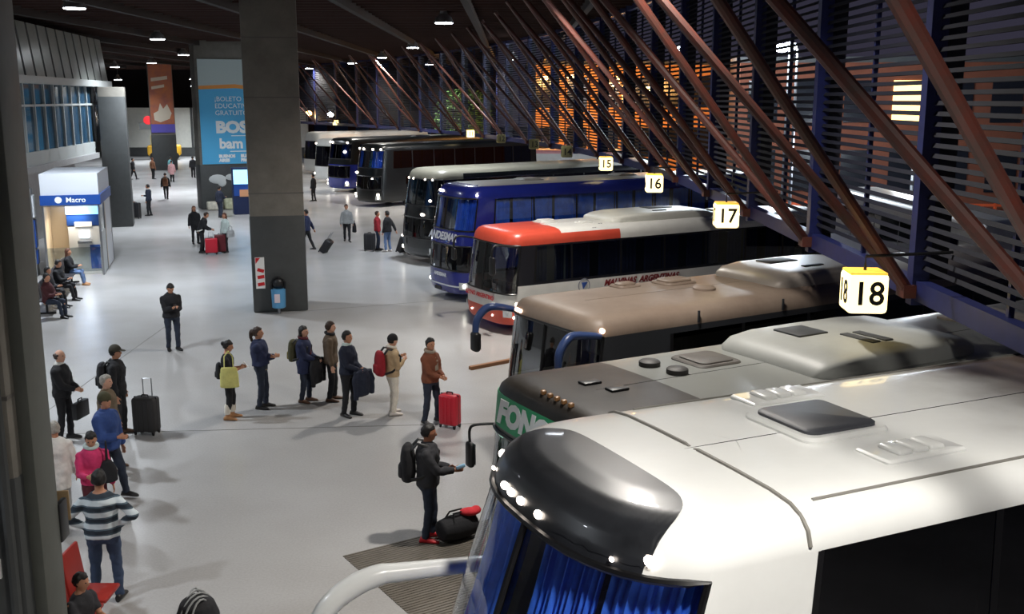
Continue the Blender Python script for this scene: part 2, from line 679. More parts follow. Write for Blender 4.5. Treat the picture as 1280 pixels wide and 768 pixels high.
# notice and litter bin on the middle pillar
nt_ = thing('safety_notice', 'white notice with red symbols on the middle pillar', 'sign', P1.matrix_basis @ Vector((-0.57, -0.835, 1.22)), R(12.7))
MB().box((0, 0, 0), (0.27, 0.02, 0.95)).build('board', M_WHITE, nt_, smooth=False)
M_SIGNR = mat('sign_red', (196, 30, 36), 0.5)
for k, z in enumerate((0.36, 0.08, -0.12, -0.34)):
    if k == 0:
        MB().prism([(-0.12, z - 0.08), (0.02, z + 0.1), (-0.12, z + 0.1)], -0.016, -0.011, axis='y').build('red_mark', M_SIGNR, nt_, smooth=False)
    else:
        MB().box((0.02, -0.014, z), (0.2, 0.008, 0.1), Matrix.Rotation(R(18 if k == 1 else -8), 3, 'Y')).build('red_mark', M_SIGNR, nt_, smooth=False)
bn = thing('litter_bin', 'pale blue litter bin with black hood on the middle pillar', 'bin', P1.matrix_basis @ Vector((-0.06, -1.06, 0)), R(12.7))
M_BINB = mat('bin_blue', (86, 150, 196), 0.45)
MB().lathe([(0.17, 0.18), (0.20, 0.2), (0.215, 0.75), (0.20, 0.76)], seg=24).build('body', M_BINB, bn)
MB().tube([(-0.2, 0, 0.74), (-0.2, 0, 0.95), (-0.14, 0, 1.06), (0, 0, 1.11), (0.14, 0, 1.06), (0.2, 0, 0.95), (0.2, 0, 0.74)], [(0.035, 0.035)] * 7, 8).build('hood', M_BLACK, bn)
MB().ball((0, 0.04, 0.92), (0.19, 0.16, 0.18), 16, 8).build('hood_shell', M_BLACK, bn)
MB().tube([(0, 0, 0), (0, 0, 0.2)], 0.04, 10).build('foot', M_STEEL, bn)
MB().box((-0.04, -0.212, 0.5), (0.16, 0.02, 0.26)).build('sticker', mat('bin_sticker', (214, 200, 206), 0.6), bn, smooth=False)

# ------------------------------------------------------------------ banners
M_BAN = mat('banner_blue', (84, 178, 228), 0.5)
M_BANT = mat('banner_top', (176, 190, 190), 0.5)
M_TXT = mat('print_white', (240, 244, 246), 0.5)
bnr = thing('blue_banner', 'tall blue banner with white lettering on the wide pillar', 'banner', P2.matrix_basis @ Vector((0.05, -1.0, 0)), R(24))
MB().box((0, 0, 4.9), (4.1, 0.05, 4.55)).build('sheet', M_BAN, bnr, smooth=False)
MB().prism([(-2.05, 7.1), (2.05, 6.95), (2.05, 8.6), (-2.05, 8.6)], -0.03, 0.03, axis='y').build('top_band', M_BANT, bnr, smooth=False)
MB().prism([(-2.05, 7.1), (0, 7.2), (2.05, 6.95), (2.05, 6.75), (0, 6.98), (-2.05, 6.9)], -0.034, -0.026, axis='y').build('orange_swoosh', mat('swoosh_orange', (226, 150, 76), 0.5), bnr, smooth=False)
RX = (R(90), 0, 0)
for s, z, sz in (('¡BOLETO', 6.35, 0.38), ('EDUCATIVO', 5.95, 0.38), ('GRATUITO', 5.55, 0.38)):
    text('lettering', s, sz, M_TXT, bnr, (-1.2, -0.032, z), RX, align='LEFT')
text('lettering', 'BOS', 0.9, M_TXT, bnr, (-1.2, -0.032, 4.72), RX, align='LEFT', bold=0.05, sx=1.1)
text('lettering', 'bam', 0.8, M_TXT, bnr, (-1.05, -0.032, 3.78), RX, align='LEFT', bold=0.03)
MB().bar((-0.45, -0.035, 3.35), (1.7, -0.035, 3.35), 0.01, 0.05).bar((-0.35, -0.035, 4.25), (1.6, -0.035, 4.25), 0.01, 0.04).build('rule', M_TXT, bnr, smooth=False)
text('lettering', 'BUENOS\nAIRES', 0.24, M_TXT, bnr, (-1.1, -0.032, 2.95), RX, align='LEFT', bold=0.02)
text('lettering', 'BUENOS AIRES\nPROVINCIA', 0.24, M_TXT, bnr, (0.15, -0.032, 2.95), RX, align='LEFT', bold=0.02)
ob = thing('orange_banner', 'orange banner with pale shapes and violet foot on the distant pillar', 'banner', P3.matrix_basis @ Vector((0, -1.1, 0)), R(20))
MB().box((0, 0, 6.4), (2.0, 0.05, 6.0)).build('sheet', mat('banner_orange', (188, 112, 66), 0.6, var=0.2, vscale=1.2, col2=(150, 92, 84)), ob, smooth=False)
MB().box((0, -0.01, 3.75), (2.05, 0.06, 0.75)).build('violet_foot', mat('banner_violet', (92, 84, 176), 0.6), ob, smooth=False)
MB().prism([(-0.7, 4.5), (-0.2, 4.3), (0.6, 4.6), (0.8, 5.1), (0.45, 5.9), (0.1, 5.5), (-0.15, 6.0), (-0.35, 5.3), (-0.75, 5.1)], -0.035, -0.028, axis='y').build('pale_shape', mat('banner_pale', (206, 196, 178), 0.6), ob, smooth=False)
MB().prism([(-0.8, 7.9), (0.6, 8.1), (0.6, 8.4), (-0.8, 8.2)], -0.035, -0.028, axis='y').build('pale_bar', mat('banner_pale'), ob, smooth=False)
MB().prism([(-0.8, 7.2), (0.3, 7.4), (0.3, 7.65), (-0.8, 7.45)], -0.035, -0.028, axis='y').build('pale_bar', mat('banner_pale'), ob, smooth=False)

# ------------------------------------------------------------------ ceiling lamps
lamp_proto = None
HALL_COL = (0.86, 0.93, 1.0)
BAY_COL = (1.0, 0.94, 0.86)
ROWS = [
    # x, y, z, colour, label
    (2.6, 2.5, 9.2, BAY_COL, 'round lamp out of view above the nearest white coach'), (1.4, 14.0, 9.2, BAY_COL, 'round lamp out of view above the green lettered coach'), (0.1, 26.4, 9.2, BAY_COL, 'round lamp out of view above the red fronted coach'),
    (-2.6, 41.0, 9.2, HALL_COL, 'large round ceiling lamp nearest over the bus bays'),
    (-5.6, 60.5, 9.2, BAY_COL, 'second round ceiling lamp in the row over the bus bays'),
    (-9.1, 74.8, 9.2, BAY_COL, 'third round ceiling lamp in the row over the bus bays'),
    (-13.0, 86.8, 9.2, BAY_COL, 'fourth round ceiling lamp in the row over the bus bays'),
    (-19.2, 101.0, 9.2, BAY_COL, 'round ceiling lamp seen just beside the middle pillar'),
    (-6.9, 89.5, 9.2, BAY_COL, 'round ceiling lamp hanging near the far louvres'),
    (0.0, 62.0, 8.6, BAY_COL, 'round lamp hanging in front of the orange lit louvres'),
    (-10.2, 8.0, 9.2, HALL_COL, 'round lamp out of view behind the foreground pillar'), (-12.6, 20.0, 9.2, HALL_COL, 'round lamp out of view above the man in black suit'), (-14.0, 34.5, 9.2, HALL_COL, 'round lamp out of view above the row bench'),
    (-17.2, 52.0, 9.2, HALL_COL, 'large round ceiling lamp above the cash machine booth side'),
    (-21.6, 70.3, 9.2, HALL_COL, 'lower of the two lamps just beside the blue banner'),
    (-22.2, 73.4, 9.35, HALL_COL, 'upper of the two lamps just beside the blue banner'),
    (-28.0, 83.0, 9.1, HALL_COL, 'round ceiling lamp just above the orange banner'),
    (-33.5, 90.0, 9.0, HALL_COL, 'round ceiling lamp hanging leftmost above the white end wall'),
    (-38.5, 104.0, 8.2, HALL_COL, 'small far lamp over the white end wall'),
    (-36.0, 108.0, 7.7, HALL_COL, 'lowest small far lamp over the white end wall'),
    (-33.6, 112.0, 8.4, HALL_COL, 'upper far lamp between orange banner and wide pillar'),
    (-33.8, 113.0, 7.7, HALL_COL, 'lower far lamp between orange banner and wide pillar'),
]
M_LAMPH = mat('lamp_housing', (150, 150, 150), 0.4, metal=0.6)
hous_me = MB().lathe([(0.36, 0.0), (0.37, 0.02), (0.30, 0.20), (0.14, 0.34), (0.13, 0.48), (0.05, 0.5)], seg=24).mesh('housing', M_LAMPH)
lens_me = MB().lathe([(0.33, -0.02), (0.345, 0.0), (0.34, 0.01)], seg=24).mesh('lens', M_LED)
for (x, y, z, c, lab) in ROWS:
    t = thing('ceiling_lamp', lab, 'lamp', (x, y, z), 0, 'round high bay lamps under the ceiling')
    link('housing', hous_me, t)
    link('lens', lens_me, t)
    MB().tube([(0, 0, 0.48), (0, 0, 9.62 - z)], 0.015, 6).build('stem', M_LAMPH, t)
    lamp(t, (0, 0, -0.05), 'AREA', LAMP_W * (0.55 if (x < -9 and y < 10) else ((1.15 if y < 25 else 1.55) if x < -9 else (0.85 if 10 < y < 20 else 1.0))) if y < 80 else LAMP_W * 0.8, c, 0.62)
# ================================================================== buses
M_TINT = glass('bus_glass', (70, 80, 92))
M_TINTD = glass('bus_glass_dark', (34, 38, 46))
M_TINTC = glass('bus_glass_clear', (150, 160, 160))
M_TINTR = glass('bus_glass_bright', (205, 210, 210), base=0.20)
M_TINTB = glass('bus_glass_pale', (190, 200, 215), base=0.09)
M_INT = mat('bus_interior', (30, 32, 38), 0.8)
M_CURT = mat('blue_curtain', (58, 116, 232), 0.75, var=0.3, vscale=3)
M_CURTD = mat('navy_curtain', (30, 40, 92), 0.8, var=0.3, vscale=3)
M_GASK = mat('window_gasket', (16, 16, 18), 0.35)
M_HEAD = glow('headlamp_lit', (255, 250, 235), 14.0)
M_MARK = glow('marker_lamp', (255, 240, 225), 10.0)
M_MARKO = glow('marker_lamp_amber', (255, 214, 180), 7.0)
M_HLG = mat('headlamp_clear', (200, 204, 206), 0.12, metal=0.5)
M_SEAT = mat('bus_seat', (40, 48, 86), 0.8)
M_TYRE = M_RUBBER
M_RIM = mat('wheel_rim', (150, 150, 152), 0.35, metal=0.7)


class Bus:
    """local frame: front at x=0, tail towards +x; near flank at -y; z up"""

    def __init__(self, label, x, y, a, W, L, H, n=3.2, rc=0.8, rake=0.35, kf=1.0, edge=0.30, fall=2.6, group=None, name='coach', zbot=0.28):
        self.t = thing(name, label, 'bus', (x, y, 0), R(a), group)
        self.W, self.L, self.H, self.n, self.rc, self.rake, self.kf, self.fall = W, L, H, n, rc, rake, kf, fall
        self.zbot = zbot
        self.nose = 20
        e = edge
        hw = W / 2
        # profile: inset from the outline, height
        self.prof = [(0.10, zbot), (0.03, zbot + 0.10), (0.0, zbot + 0.35), (0.0, H * 0.45), (0.03, H * 0.72), (0.055, H - e), (0.085, H - e * 0.62),
                     (0.15, H - e * 0.33), (0.25, H - e * 0.16), (0.45, H - e * 0.06), (0.8, H - 0.005), (hw * 0.995, H)]
        self.ztop = H - e

    def out(self, q):
        """outline point for q: 0..1 near side tail to nose, 1..2 round the nose, 2..3 far side, 3..4 tail"""
        hw, L, rc, n = self.W / 2, self.L, self.rc, self.n
        if q <= 1:
            return (L + (rc - L) * q, -hw)
        if q < 2:
            t = (q - 1.5) * PI
            s, c = math.sin(t), math.cos(t)
            return (rc - rc * abs(c) ** (2 / n), hw * math.copysign(abs(s) ** (2 / n), s))
        if q <= 3:
            return (rc + (L - rc) * (q - 2), hw)
        return (L, hw - 2 * hw * (q - 3))

    def dz(self, r):
        """profile at r (float index)"""
        i = min(int(r), len(self.prof) - 2)
        f = r - i
        a, b = self.prof[i], self.prof[i + 1]
        return a[0] + (b[0] - a[0]) * f, a[1] + (b[1] - a[1]) * f

    def rz(self, z):
        """profile index at height z (on the wall part)"""
        for i in range(len(self.prof) - 1):
            a, b = self.prof[i][1], self.prof[i + 1][1]
            if a <= z <= b:
                return i + (z - a) / max(1e-6, b - a)
        return len(self.prof) - 1

    def pt(self, q, r, off=0.0):
        x, y = self.out(q)
        d, z = self.dz(r)
        hw, L = self.W / 2, self.L
        d -= off
        fr = max(0.0, 1 - x / self.fall)
        fr = fr * fr * (3 - 2 * fr)
        rk = self.rake * max(0.0, (z - self.H * 0.30) / (self.H * 0.7)) ** 1.25
        x2 = x + fr * (max(d, -0.1) * self.kf + rk)
        if x > L - 0.9:
            x2 -= (x - L + 0.9) / 0.9 * min(d, 0.5) * 0.8
        yy = y * (1 - d / hw)
        return Vector((x2, yy, z))

    def qn(self, x):
        return (self.L - x) / (self.L - self.rc)

    def qf(self, x):
        return 2 + (x - self.rc) / (self.L - self.rc)

    def shell(self, paint, mats, holes, qbreaks=(), zbreaks=(), step=0.45):
        """body skin with window openings. holes: (q0,q1,z0,z1)"""
        n = max(4, int((self.L - self.rc) / step))
        qs = [i / n for i in range(n + 1)] + [1 + i / self.nose for i in range(1, self.nose)] + [2 + i / n for i in range(n + 1)] + [3.25, 3.5, 3.75]
        rs = [float(i) for i in range(len(self.prof))] + [1.5, 2.5, 3.5, 9.5, 10.5]
        for (a, b, z0, z1) in holes:
            qs += [a, b]
            rs += [self.rz(z0), self.rz(z1)]
        qs += list(qbreaks)
        rs += [self.rz(z) for z in zbreaks]

        def uniq(v):
            v = sorted(v)
            o = [v[0]]
            for x in v[1:]:
                if x - o[-1] > 1e-4:
                    o.append(x)
            return o
        keepq = set()
        qs, rs = uniq(qs), uniq(rs)
        mb = MB()
        nq, nr = len(qs), len(rs)
        vs = [self.pt(q, r) for r in rs for q in qs]
        fs, mi = [], []
        for j in range(nr - 1):
            rm = (rs[j] + rs[j + 1]) / 2
            zm = self.dz(rm)[1]
            for i in range(nq):
                i2 = (i + 1) % nq
                qa, qb = qs[i], qs[i2] if i2 else 4.0
                qm = (qa + qb) / 2
                if any(a < qm < b and z0 < zm < z1 for (a, b, z0, z1) in holes):
                    continue
                f = (j * nq + i, j * nq + i2, (j + 1) * nq + i2, (j + 1) * nq + i)
                c = (vs[f[0]] + vs[f[1]] + vs[f[2]] + vs[f[3]]) / 4
                fs.append(f)
                mi.append(paint(c.x, c.y, c.z, qm))
        fs.append(tuple(reversed(range(nq))))
        mi.append(0)
        mb.v, mb.f, mb.m = [tuple(v) for v in vs], fs, mi
        o = mb.build('body', mats, self.t, angle=50, fix=True)
        return o

    def patch(self, name, m, q0, q1, z0, z1, off=0.0, nq=14, nz=5, parent=None, thick=0.0):
        r0, r1 = self.rz(z0), self.rz(z1)
        mb = MB()
        vs = [self.pt(q0 + (q1 - q0) * i / nq, r0 + (r1 - r0) * j / nz, off) for j in range(nz + 1) for i in range(nq + 1)]
        w = nq + 1
        fs = [(j * w + i, j * w + i + 1, (j + 1) * w + i + 1, (j + 1) * w + i) for j in range(nz) for i in range(nq)]
        if thick:
            k = len(vs)
            vs += [self.pt(q0 + (q1 - q0) * i / nq, r0 + (r1 - r0) * j / nz, off - thick) for j in range(nz + 1) for i in range(nq + 1)]
            fs += [tuple(reversed([x + k for x in f])) for f in fs]
            for i in range(nq):
                fs += [(i, k + i, k + i + 1, i + 1), (nz * w + i, nz * w + i + 1, k + nz * w + i + 1, k + nz * w + i)]
            for j in range(nz):
                fs += [(j * w, (j + 1) * w, k + (j + 1) * w, k + j * w), (j * w + nq, k + j * w + nq, k + (j + 1) * w + nq, (j + 1) * w + nq)]
        mb.add(vs, fs)
        return mb.build(name, m, parent or self.t, angle=60)

    def frame(self, q0, q1, z0, z1, w=0.05, m=None, nq=18):
        """raised rubber frame round an opening"""
        m = m or M_GASK
        r0, r1 = self.rz(z0), self.rz(z1)
        P = []
        for i in range(nq + 1):
            P.append(self.pt(q0 + (q1 - q0) * i / nq, r0, 0.006))
        for j in range(1, 6):
            P.append(self.pt(q1, r0 + (r1 - r0) * j / 5, 0.006))
        for i in range(nq, -1, -1):
            P.append(self.pt(q0 + (q1 - q0) * i / nq, r1, 0.006))
        for j in range(4, -1, -1):
            P.append(self.pt(q0, r0 + (r1 - r0) * j / 5, 0.006))
        return MB().tube(P, w / 2, 6, caps=False).build('window_frame', m, self.t)

    def windscreen(self, q0, q1, z0, z1, gl=None, split=True, wipers=True):
        ws = self.patch('windscreen', gl or M_TINT, q0, q1, z0, z1, 0.0, 20, 6)
        self.frame(q0, q1, z0, z1)
        if split:
            P = [self.pt(1.5, self.rz(z0 + (z1 - z0) * k / 6), 0.008) for k in range(7)]
            MB().tube(P, 0.025, 6).build('centre_bar', M_GASK, ws)
        if wipers:
            for s in (1.42, 1.62):
                P = [self.pt(s, self.rz(z0 + 0.04), 0.03), self.pt(s + 0.03, self.rz(z0 + (z1 - z0) * 0.35), 0.03), self.pt(s + 0.01, self.rz(z0 + (z1 - z0) * 0.68), 0.025)]
                MB().tube(P, 0.014, 6).build('wiper', M_BLACK, ws)
        return ws

    def side_windows(self, xs, z0, z1, gl=None, sides=('n', 'f'), curt=None, cover=0.55, gap=0.035):
        """panes between successive stations xs, with black pillars and curtains behind"""
        for sd in sides:
            qq = self.qn if sd == 'n' else self.qf
            for k in range(len(xs) - 1):
                a, b = sorted((qq(xs[k] + gap), qq(xs[k + 1] - gap)))
                self.patch('side_window', gl or M_TINTD, a, b, z0, z1, 0.0, 2, 3)
                if curt and sd == 'n':
                    mb = MB()
                    wdt = (xs[k + 1] - xs[k])
                    for (xa, xb) in ((xs[k] + 0.03, xs[k] + wdt * cover * 0.5), (xs[k + 1] - wdt * cover * 0.5, xs[k + 1] - 0.03)):
                        m = 12
                        vs = []
                        for i in range(m + 1):
                            x = xa + (xb - xa) * i / m
                            y = -self.W / 2 + 0.16 + 0.022 * math.sin(i * 2.4 + k)
                            vs += [(x, y, z0 - 0.05), (x, y, z1 + 0.05)]
                        mb.add(vs, [(2 * i, 2 * i + 2, 2 * i + 3, 2 * i + 1) for i in range(m)])
                    mb.build('curtain', curt, self.t, angle=80)
            for k in range(len(xs)):
                a, b = sorted((qq(max(self.rc, xs[k] - gap)), qq(min(self.L, xs[k] + gap))))
                self.patch('window_pillar', M_GASK, a, b, z0, z1, 0.004, 1, 3)

    def hole_side(self, xs, z0, z1):
        return [(self.qn(xs[-1]), self.qn(xs[0]), z0, z1), (self.qf(xs[0]), self.qf(xs[-1]), z0, z1)]

    def wheels(self, xs, r=0.5):
        for x in xs:
            for s in (-1, 1):
                y = s * (self.W / 2 - 0.18)
                rot = Matrix.Rotation(R(90), 3, 'X')
                w = MB().lathe([(r * 0.6, -0.15), (r * 0.95, -0.15), (r, -0.10), (r, 0.10), (r * 0.95, 0.15), (r * 0.6, 0.15)], (x, y, r), 20, rot=rot).build('wheel', M_TYRE, self.t)
                MB().lathe([(r * 0.2, -0.17), (r * 0.58, -0.13), (r * 0.6, 0.13), (r * 0.2, 0.17)], (x, y, r), 16, rot=rot).build('rim', M_RIM, w)

    def interior(self, zf, zc, x1=None):
        """dark saloon: floor, back bulkhead and ceiling lining behind the windows"""
        x1 = x1 or self.L - 0.4
        hw = self.W / 2 - 0.1
        MB().box(((0.9 + x1) / 2, 0, zf), (x1 - 0.9, 2 * hw, 0.06)).build('cabin_floor', M_INT, self.t, smooth=False)
        MB().box(((1.6 + x1) / 2, 0.0, (zf + zc) / 2), (x1 - 1.6, 0.06, zc - zf)).build('cabin_partition', M_INT, self.t, smooth=False)

    def seats(self, x, zf, ys, m=None, face=True):
        for y in ys:
            s = MB().rbox((x, y, zf + 0.45), (0.48, 0.46, 0.14), 0.05).build('seat', m or M_SEAT, self.t)
            MB().rbox((x + 0.27, y, zf + 0.85), (0.14, 0.44, 0.8), 0.05, rot=Matrix.Rotation(R(10), 3, 'Y')).build('seat_back', m or M_SEAT, s)

    def topz(self, x, y):
        """roof height at local x,y (away from the nose)"""
        d = self.W / 2 - abs(y)
        for i in range(len(self.prof) - 1):
            a, b = self.prof[i], self.prof[i + 1]
            if a[0] <= d <= b[0] and i > 4:
                return a[1] + (b[1] - a[1]) * (d - a[0]) / max(1e-6, b[0] - a[0])
        return self.H

    def hatch(self, x, y, sx, sy, m, m2=None, h=0.05, name='roof_hatch', rim=0.07):
        z = self.topz(x, y)
        o = MB().rplate((x, y, z - 0.015), (sx, sy), 0.11, h * 0.6 + 0.015, 0.02).build(name, m2 or m, self.t)
        MB().rplate((x, y, z + h * 0.5), (sx - rim * 2, sy - rim * 2), 0.09, h * 0.7, 0.025).build('lid', m, o)
        return o

    def aircon(self, x0, x1, w, h, m, vent=None):
        """streamlined roof air conditioner with grilles"""
        z = self.H - 0.03
        rs = []
        N = 12
        prof = [(0, 0.06), (0.02, 0.5), (0.08, 0.8), (0.2, 0.97), (0.45, 1.0), (0.75, 0.98), (0.92, 0.86), (0.985, 0.5), (1.0, 0.06)]
        vs, fs = [], []
        seg = 14
        for (f, k) in prof:
            x = x0 + (x1 - x0) * f
            ww = w / 2 * (0.80 + 0.2 * min(1, k * 1.1))
            for i in range(seg + 1):
                t = PI * i / seg
                c, s = math.cos(t), math.sin(t)
                vs.append((x, -ww * math.copysign(abs(c) ** 0.32, c), z + h * k * abs(s) ** 0.32))
        w1 = seg + 1
        for j in range(len(prof) - 1):
            for i in range(seg):
                fs.append((j * w1 + i, (j + 1) * w1 + i, (j + 1) * w1 + i + 1, j * w1 + i + 1))
        fs.append(tuple(range(w1)))
        fs.append(tuple(reversed(range((len(prof) - 1) * w1, len(prof) * w1))))
        o = MB().add(vs, fs).build('air_conditioner', m, self.t, angle=40, fix=True)
        for (fx, fy, sx, sy) in (vent or []):
            MB().rbox((x0 + (x1 - x0) * fx, fy, z + h), (sx, sy, 0.03), 0.01).build('grille', mat('grille_dark', (46, 48, 50), 0.6), o)
        return o

    def marker(self, q, z, m=None, r=0.05, off=0.02, sx=1.0):
        p = self.pt(q, self.rz(z), off)
        return MB().ball(p, (r * 0.6, r * sx, r * 0.7), 10, 6).build('marker_lamp', m or M_MARK, self.t)

    def headlamp(self, s, z, lit=True, w=0.16, h=0.12):
        for q in (s, 3 - s):
            k = self.patch('headlamp', M_HLG, q - 0.07, q + 0.07, z - h, z + h, 0.012, 5, 3)
            p = self.pt(q, self.rz(z), 0.02)
            MB().ball(p, (0.03, w * 0.45, h * 0.6), 10, 6).build('bulb', M_HEAD if lit else M_HLG, k)

    def front_text(self, body, size, z, mtl, q=1.5, shear=0.0, bold=0.0, dy=0.0, sx=1.0):
        p = self.pt(q, self.rz(z), 0.012)
        pu = self.pt(q, self.rz(z + 0.1), 0.012)
        tilt = math.atan2(pu.x - p.x, pu.z - p.z)
        return text('lettering', body, size, mtl, self.t, (p.x - 0.004, p.y + dy, p.z), (R(90) - tilt, 0, R(-90)), bold=bold, shear=shear, sx=sx)

    def side_text(self, body, size, x, z, mtl, shear=0.0, bold=0.0, sx=1.0):
        p = self.pt(self.qn(x), self.rz(z), 0.01)
        return text('lettering', body, size, mtl, self.t, (p.x, p.y, p.z), (R(90), 0, 0), bold=bold, shear=shear, sx=sx, align='LEFT')

    def curtains_front(self, z0, z1, m, cover=(( -1.0, -0.42), (-0.36, 0.30), (0.36, 1.0)), x=0.62):
        for (a, b) in cover:
            n = 30
            vs = []
            hw = self.W / 2 - 0.2
            for i in range(n + 1):
                s = a + (b - a) * i / n
                y = s * hw
                xx = x + 0.55 * s * s + 0.03 * math.sin(i * 1.9)
                vs += [(xx - 0.12, y, z0), (xx + 0.22, y, z1)]
            MB().add(vs, [(2 * i, 2 * i + 2, 2 * i + 3, 2 * i + 1) for i in range(n)]).build('curtain', m, self.t, angle=80)

    def curtains_glass(self, segs, z0, z1, m, inset=0.09):
        """pleated curtains hung close behind a wrap-round screen"""
        r0, r1 = self.rz(z0), self.rz(z1)
        for (a, b) in segs:
            n = 36
            vs = []
            for i in range(n + 1):
                q = a + (b - a) * i / n
                w = inset + 0.022 * math.sin(i * 1.9) + 0.012 * math.sin(i * 0.7 + a * 9)
                for k in range(4):
                    vs.append(self.pt(q, r0 + (r1 - r0) * k / 3, -w - 0.03 * (k in (1, 2))))
            fs = [(4 * i + k, 4 * i + 4 + k, 4 * i + 5 + k, 4 * i + 1 + k) for i in range(n) for k in range(3)]
            MB().add(vs, fs).build('curtain', m, self.t, angle=80)

    def mirror_arm(self, pts, rad, m, head=None, hm=None):
        P = [Vector(p_) for p_ in pts]
        rr = rad if isinstance(rad, (list, tuple)) else [rad] * len(P)
        Q, rq = [], []
        for i in range(len(P) - 1):
            a, b, c, d = P[max(0, i - 1)], P[i], P[i + 1], P[min(len(P) - 1, i + 2)]
            for k in range(5):
                t = k / 5
                Q.append(0.5 * (2 * b + (c - a) * t + (2 * a - 5 * b + 4 * c - d) * t * t + (3 * b - a - 3 * c + d) * t ** 3))
                rq.append(rr[i] + (rr[i + 1] - rr[i]) * t)
        Q.append(P[-1])
        rq.append(rr[-1])
        o = MB().tube(Q, rq, 12).build('mirror_arm', m, self.t)
        if head:
            c, s = head
            k = MB().rbox(c, s, 0.05, 3).build('mirror_head', hm or m, o)
            MB().rbox((c[0] + s[0] / 2 + 0.002, c[1], c[2]), (0.01, s[1] * 0.8, s[2] * 0.8), 0.004).build('mirror_glass', M_CHROME, k)
        return o


# ---------------------------------------------------------------- A: nearest white double-decker
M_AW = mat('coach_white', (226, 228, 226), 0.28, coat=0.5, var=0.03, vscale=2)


def add_rear_brown(m, x0, x1, z0, col):
    """brown tone over the back part of a roof, with a ragged edge"""
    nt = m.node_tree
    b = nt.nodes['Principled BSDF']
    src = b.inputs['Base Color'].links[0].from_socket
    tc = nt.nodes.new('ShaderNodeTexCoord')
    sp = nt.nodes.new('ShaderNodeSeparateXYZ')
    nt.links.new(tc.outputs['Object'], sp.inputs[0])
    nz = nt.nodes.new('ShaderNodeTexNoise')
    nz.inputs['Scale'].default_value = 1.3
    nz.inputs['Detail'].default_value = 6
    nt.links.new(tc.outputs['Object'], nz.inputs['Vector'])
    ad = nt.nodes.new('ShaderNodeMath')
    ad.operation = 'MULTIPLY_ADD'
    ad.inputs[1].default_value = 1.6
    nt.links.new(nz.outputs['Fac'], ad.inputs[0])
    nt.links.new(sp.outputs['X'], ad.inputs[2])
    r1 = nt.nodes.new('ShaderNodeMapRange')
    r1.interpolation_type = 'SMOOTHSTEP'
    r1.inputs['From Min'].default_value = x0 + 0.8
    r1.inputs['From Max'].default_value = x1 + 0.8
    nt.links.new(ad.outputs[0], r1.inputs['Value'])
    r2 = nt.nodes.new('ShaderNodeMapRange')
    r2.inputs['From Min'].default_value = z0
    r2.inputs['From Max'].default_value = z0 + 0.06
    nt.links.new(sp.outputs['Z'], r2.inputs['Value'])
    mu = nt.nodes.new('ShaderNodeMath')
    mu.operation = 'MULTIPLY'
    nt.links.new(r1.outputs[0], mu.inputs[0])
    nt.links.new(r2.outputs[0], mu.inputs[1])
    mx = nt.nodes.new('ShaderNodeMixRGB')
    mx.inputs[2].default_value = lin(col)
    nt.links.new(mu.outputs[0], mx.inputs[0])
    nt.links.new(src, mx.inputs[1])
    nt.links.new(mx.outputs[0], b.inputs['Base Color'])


add_rear_brown(M_AW, 4.3, 5.7, 3.84, (92, 80, 72))  # turns the rear roof of the nearest coach brown, with a noisy edge
M_ACAP = mat('coach_black_cap', (34, 36, 40), 0.34, coat=0.2, var=0.3, vscale=2.5, rvar=0.1)
M_DUST = mat('dusty_roof', (150, 142, 132), 0.6, var=0.15, vscale=1.5, col2=(112, 98, 86))
M_HATCH = mat('hatch_grey', (62, 64, 70), 0.5, var=0.12, vscale=8)
A = Bus('nearest large white double-deck coach with black front cap', -0.52, 6.19, 25, 2.62, 13.0, 3.93, n=2.7, rc=1.0, rake=0.74, kf=0.9, edge=0.24, fall=2.8)
axs = [1.9, 3.6, 5.3, 7.0, 8.7, 10.4, 12.2]


def capx(y):
    return 1.42 * max(0.0, 1 - (abs(y) / 1.14) ** 7) ** 0.5


def a_paint(x, y, z, q):
    return 1 if z > 3.60 and x < capx(y) - 0.09 and abs(y) < 1.0 else 0


Aws = (1.07, 1.93, 2.30, 3.60)
hl = [Aws, (1.1, 1.9, 0.95, 1.9)] + A.hole_side(axs, 2.35, 3.65) + A.hole_side([2.2, 11.8], 1.15, 1.95)
A.nose = 44
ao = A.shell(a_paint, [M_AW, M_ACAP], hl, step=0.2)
from mathutils.bvhtree import BVHTree
abv = BVHTree.FromPolygons([v.co for v in ao.data.vertices], [tuple(p_.vertices) for p_ in ao.data.polygons])


def roofz(x, y):
    h_ = abv.ray_cast(Vector((x, y, 9)), Vector((0, 0, -1)))
    return h_[0].z if h_[0] else 0.0


cm = MB()
ny, nx = 44, 26
cv = []
def capx0(y):
    x0 = 0.2
    while x0 < 1.5 and roofz(x0, y) < 3.64:
        x0 += 0.01
    return x0


ym = 0.8
while ym < 1.17 and capx(ym) > capx0(ym) + 0.03:
    ym += 0.005
for i in range(ny + 1):
    y = math.sin((i / ny - 0.5) * PI) * ym
    x0 = capx0(y)
    x1 = max(capx(y), x0 + 0.01)
    for j in range(nx + 1):
        x = x0 + (x1 - x0) * (j / nx) ** 1.5
        cv.append((x, y, max(3.64, roofz(x, y)) + 0.012))
cm.add(cv, [(i * (nx + 1) + j, i * (nx + 1) + j + 1, (i + 1) * (nx + 1) + j + 1, (i + 1) * (nx + 1) + j) for i in range(ny) for j in range(nx)])
cm.build('front_cap', M_ACAP, A.t, angle=80, fix=True)
A.windscreen(*Aws, gl=glass('upper_screen', (232, 238, 246)), wipers=False)
A.windscreen(1.1, 1.9, 0.95, 1.9)
A.side_windows(axs, 2.35, 3.65, curt=M_CURTD)
A.side_windows([2.2, 5.2, 8.2, 11.8], 1.15, 1.95)
A.interior(2.12, 3.6)
A.interior(0.6, 2.05)
A.curtains_glass(((1.03, 1.30), (1.315, 1.47), (1.53, 1.70), (1.715, 1.97)), 2.24, 3.62, M_CURT)
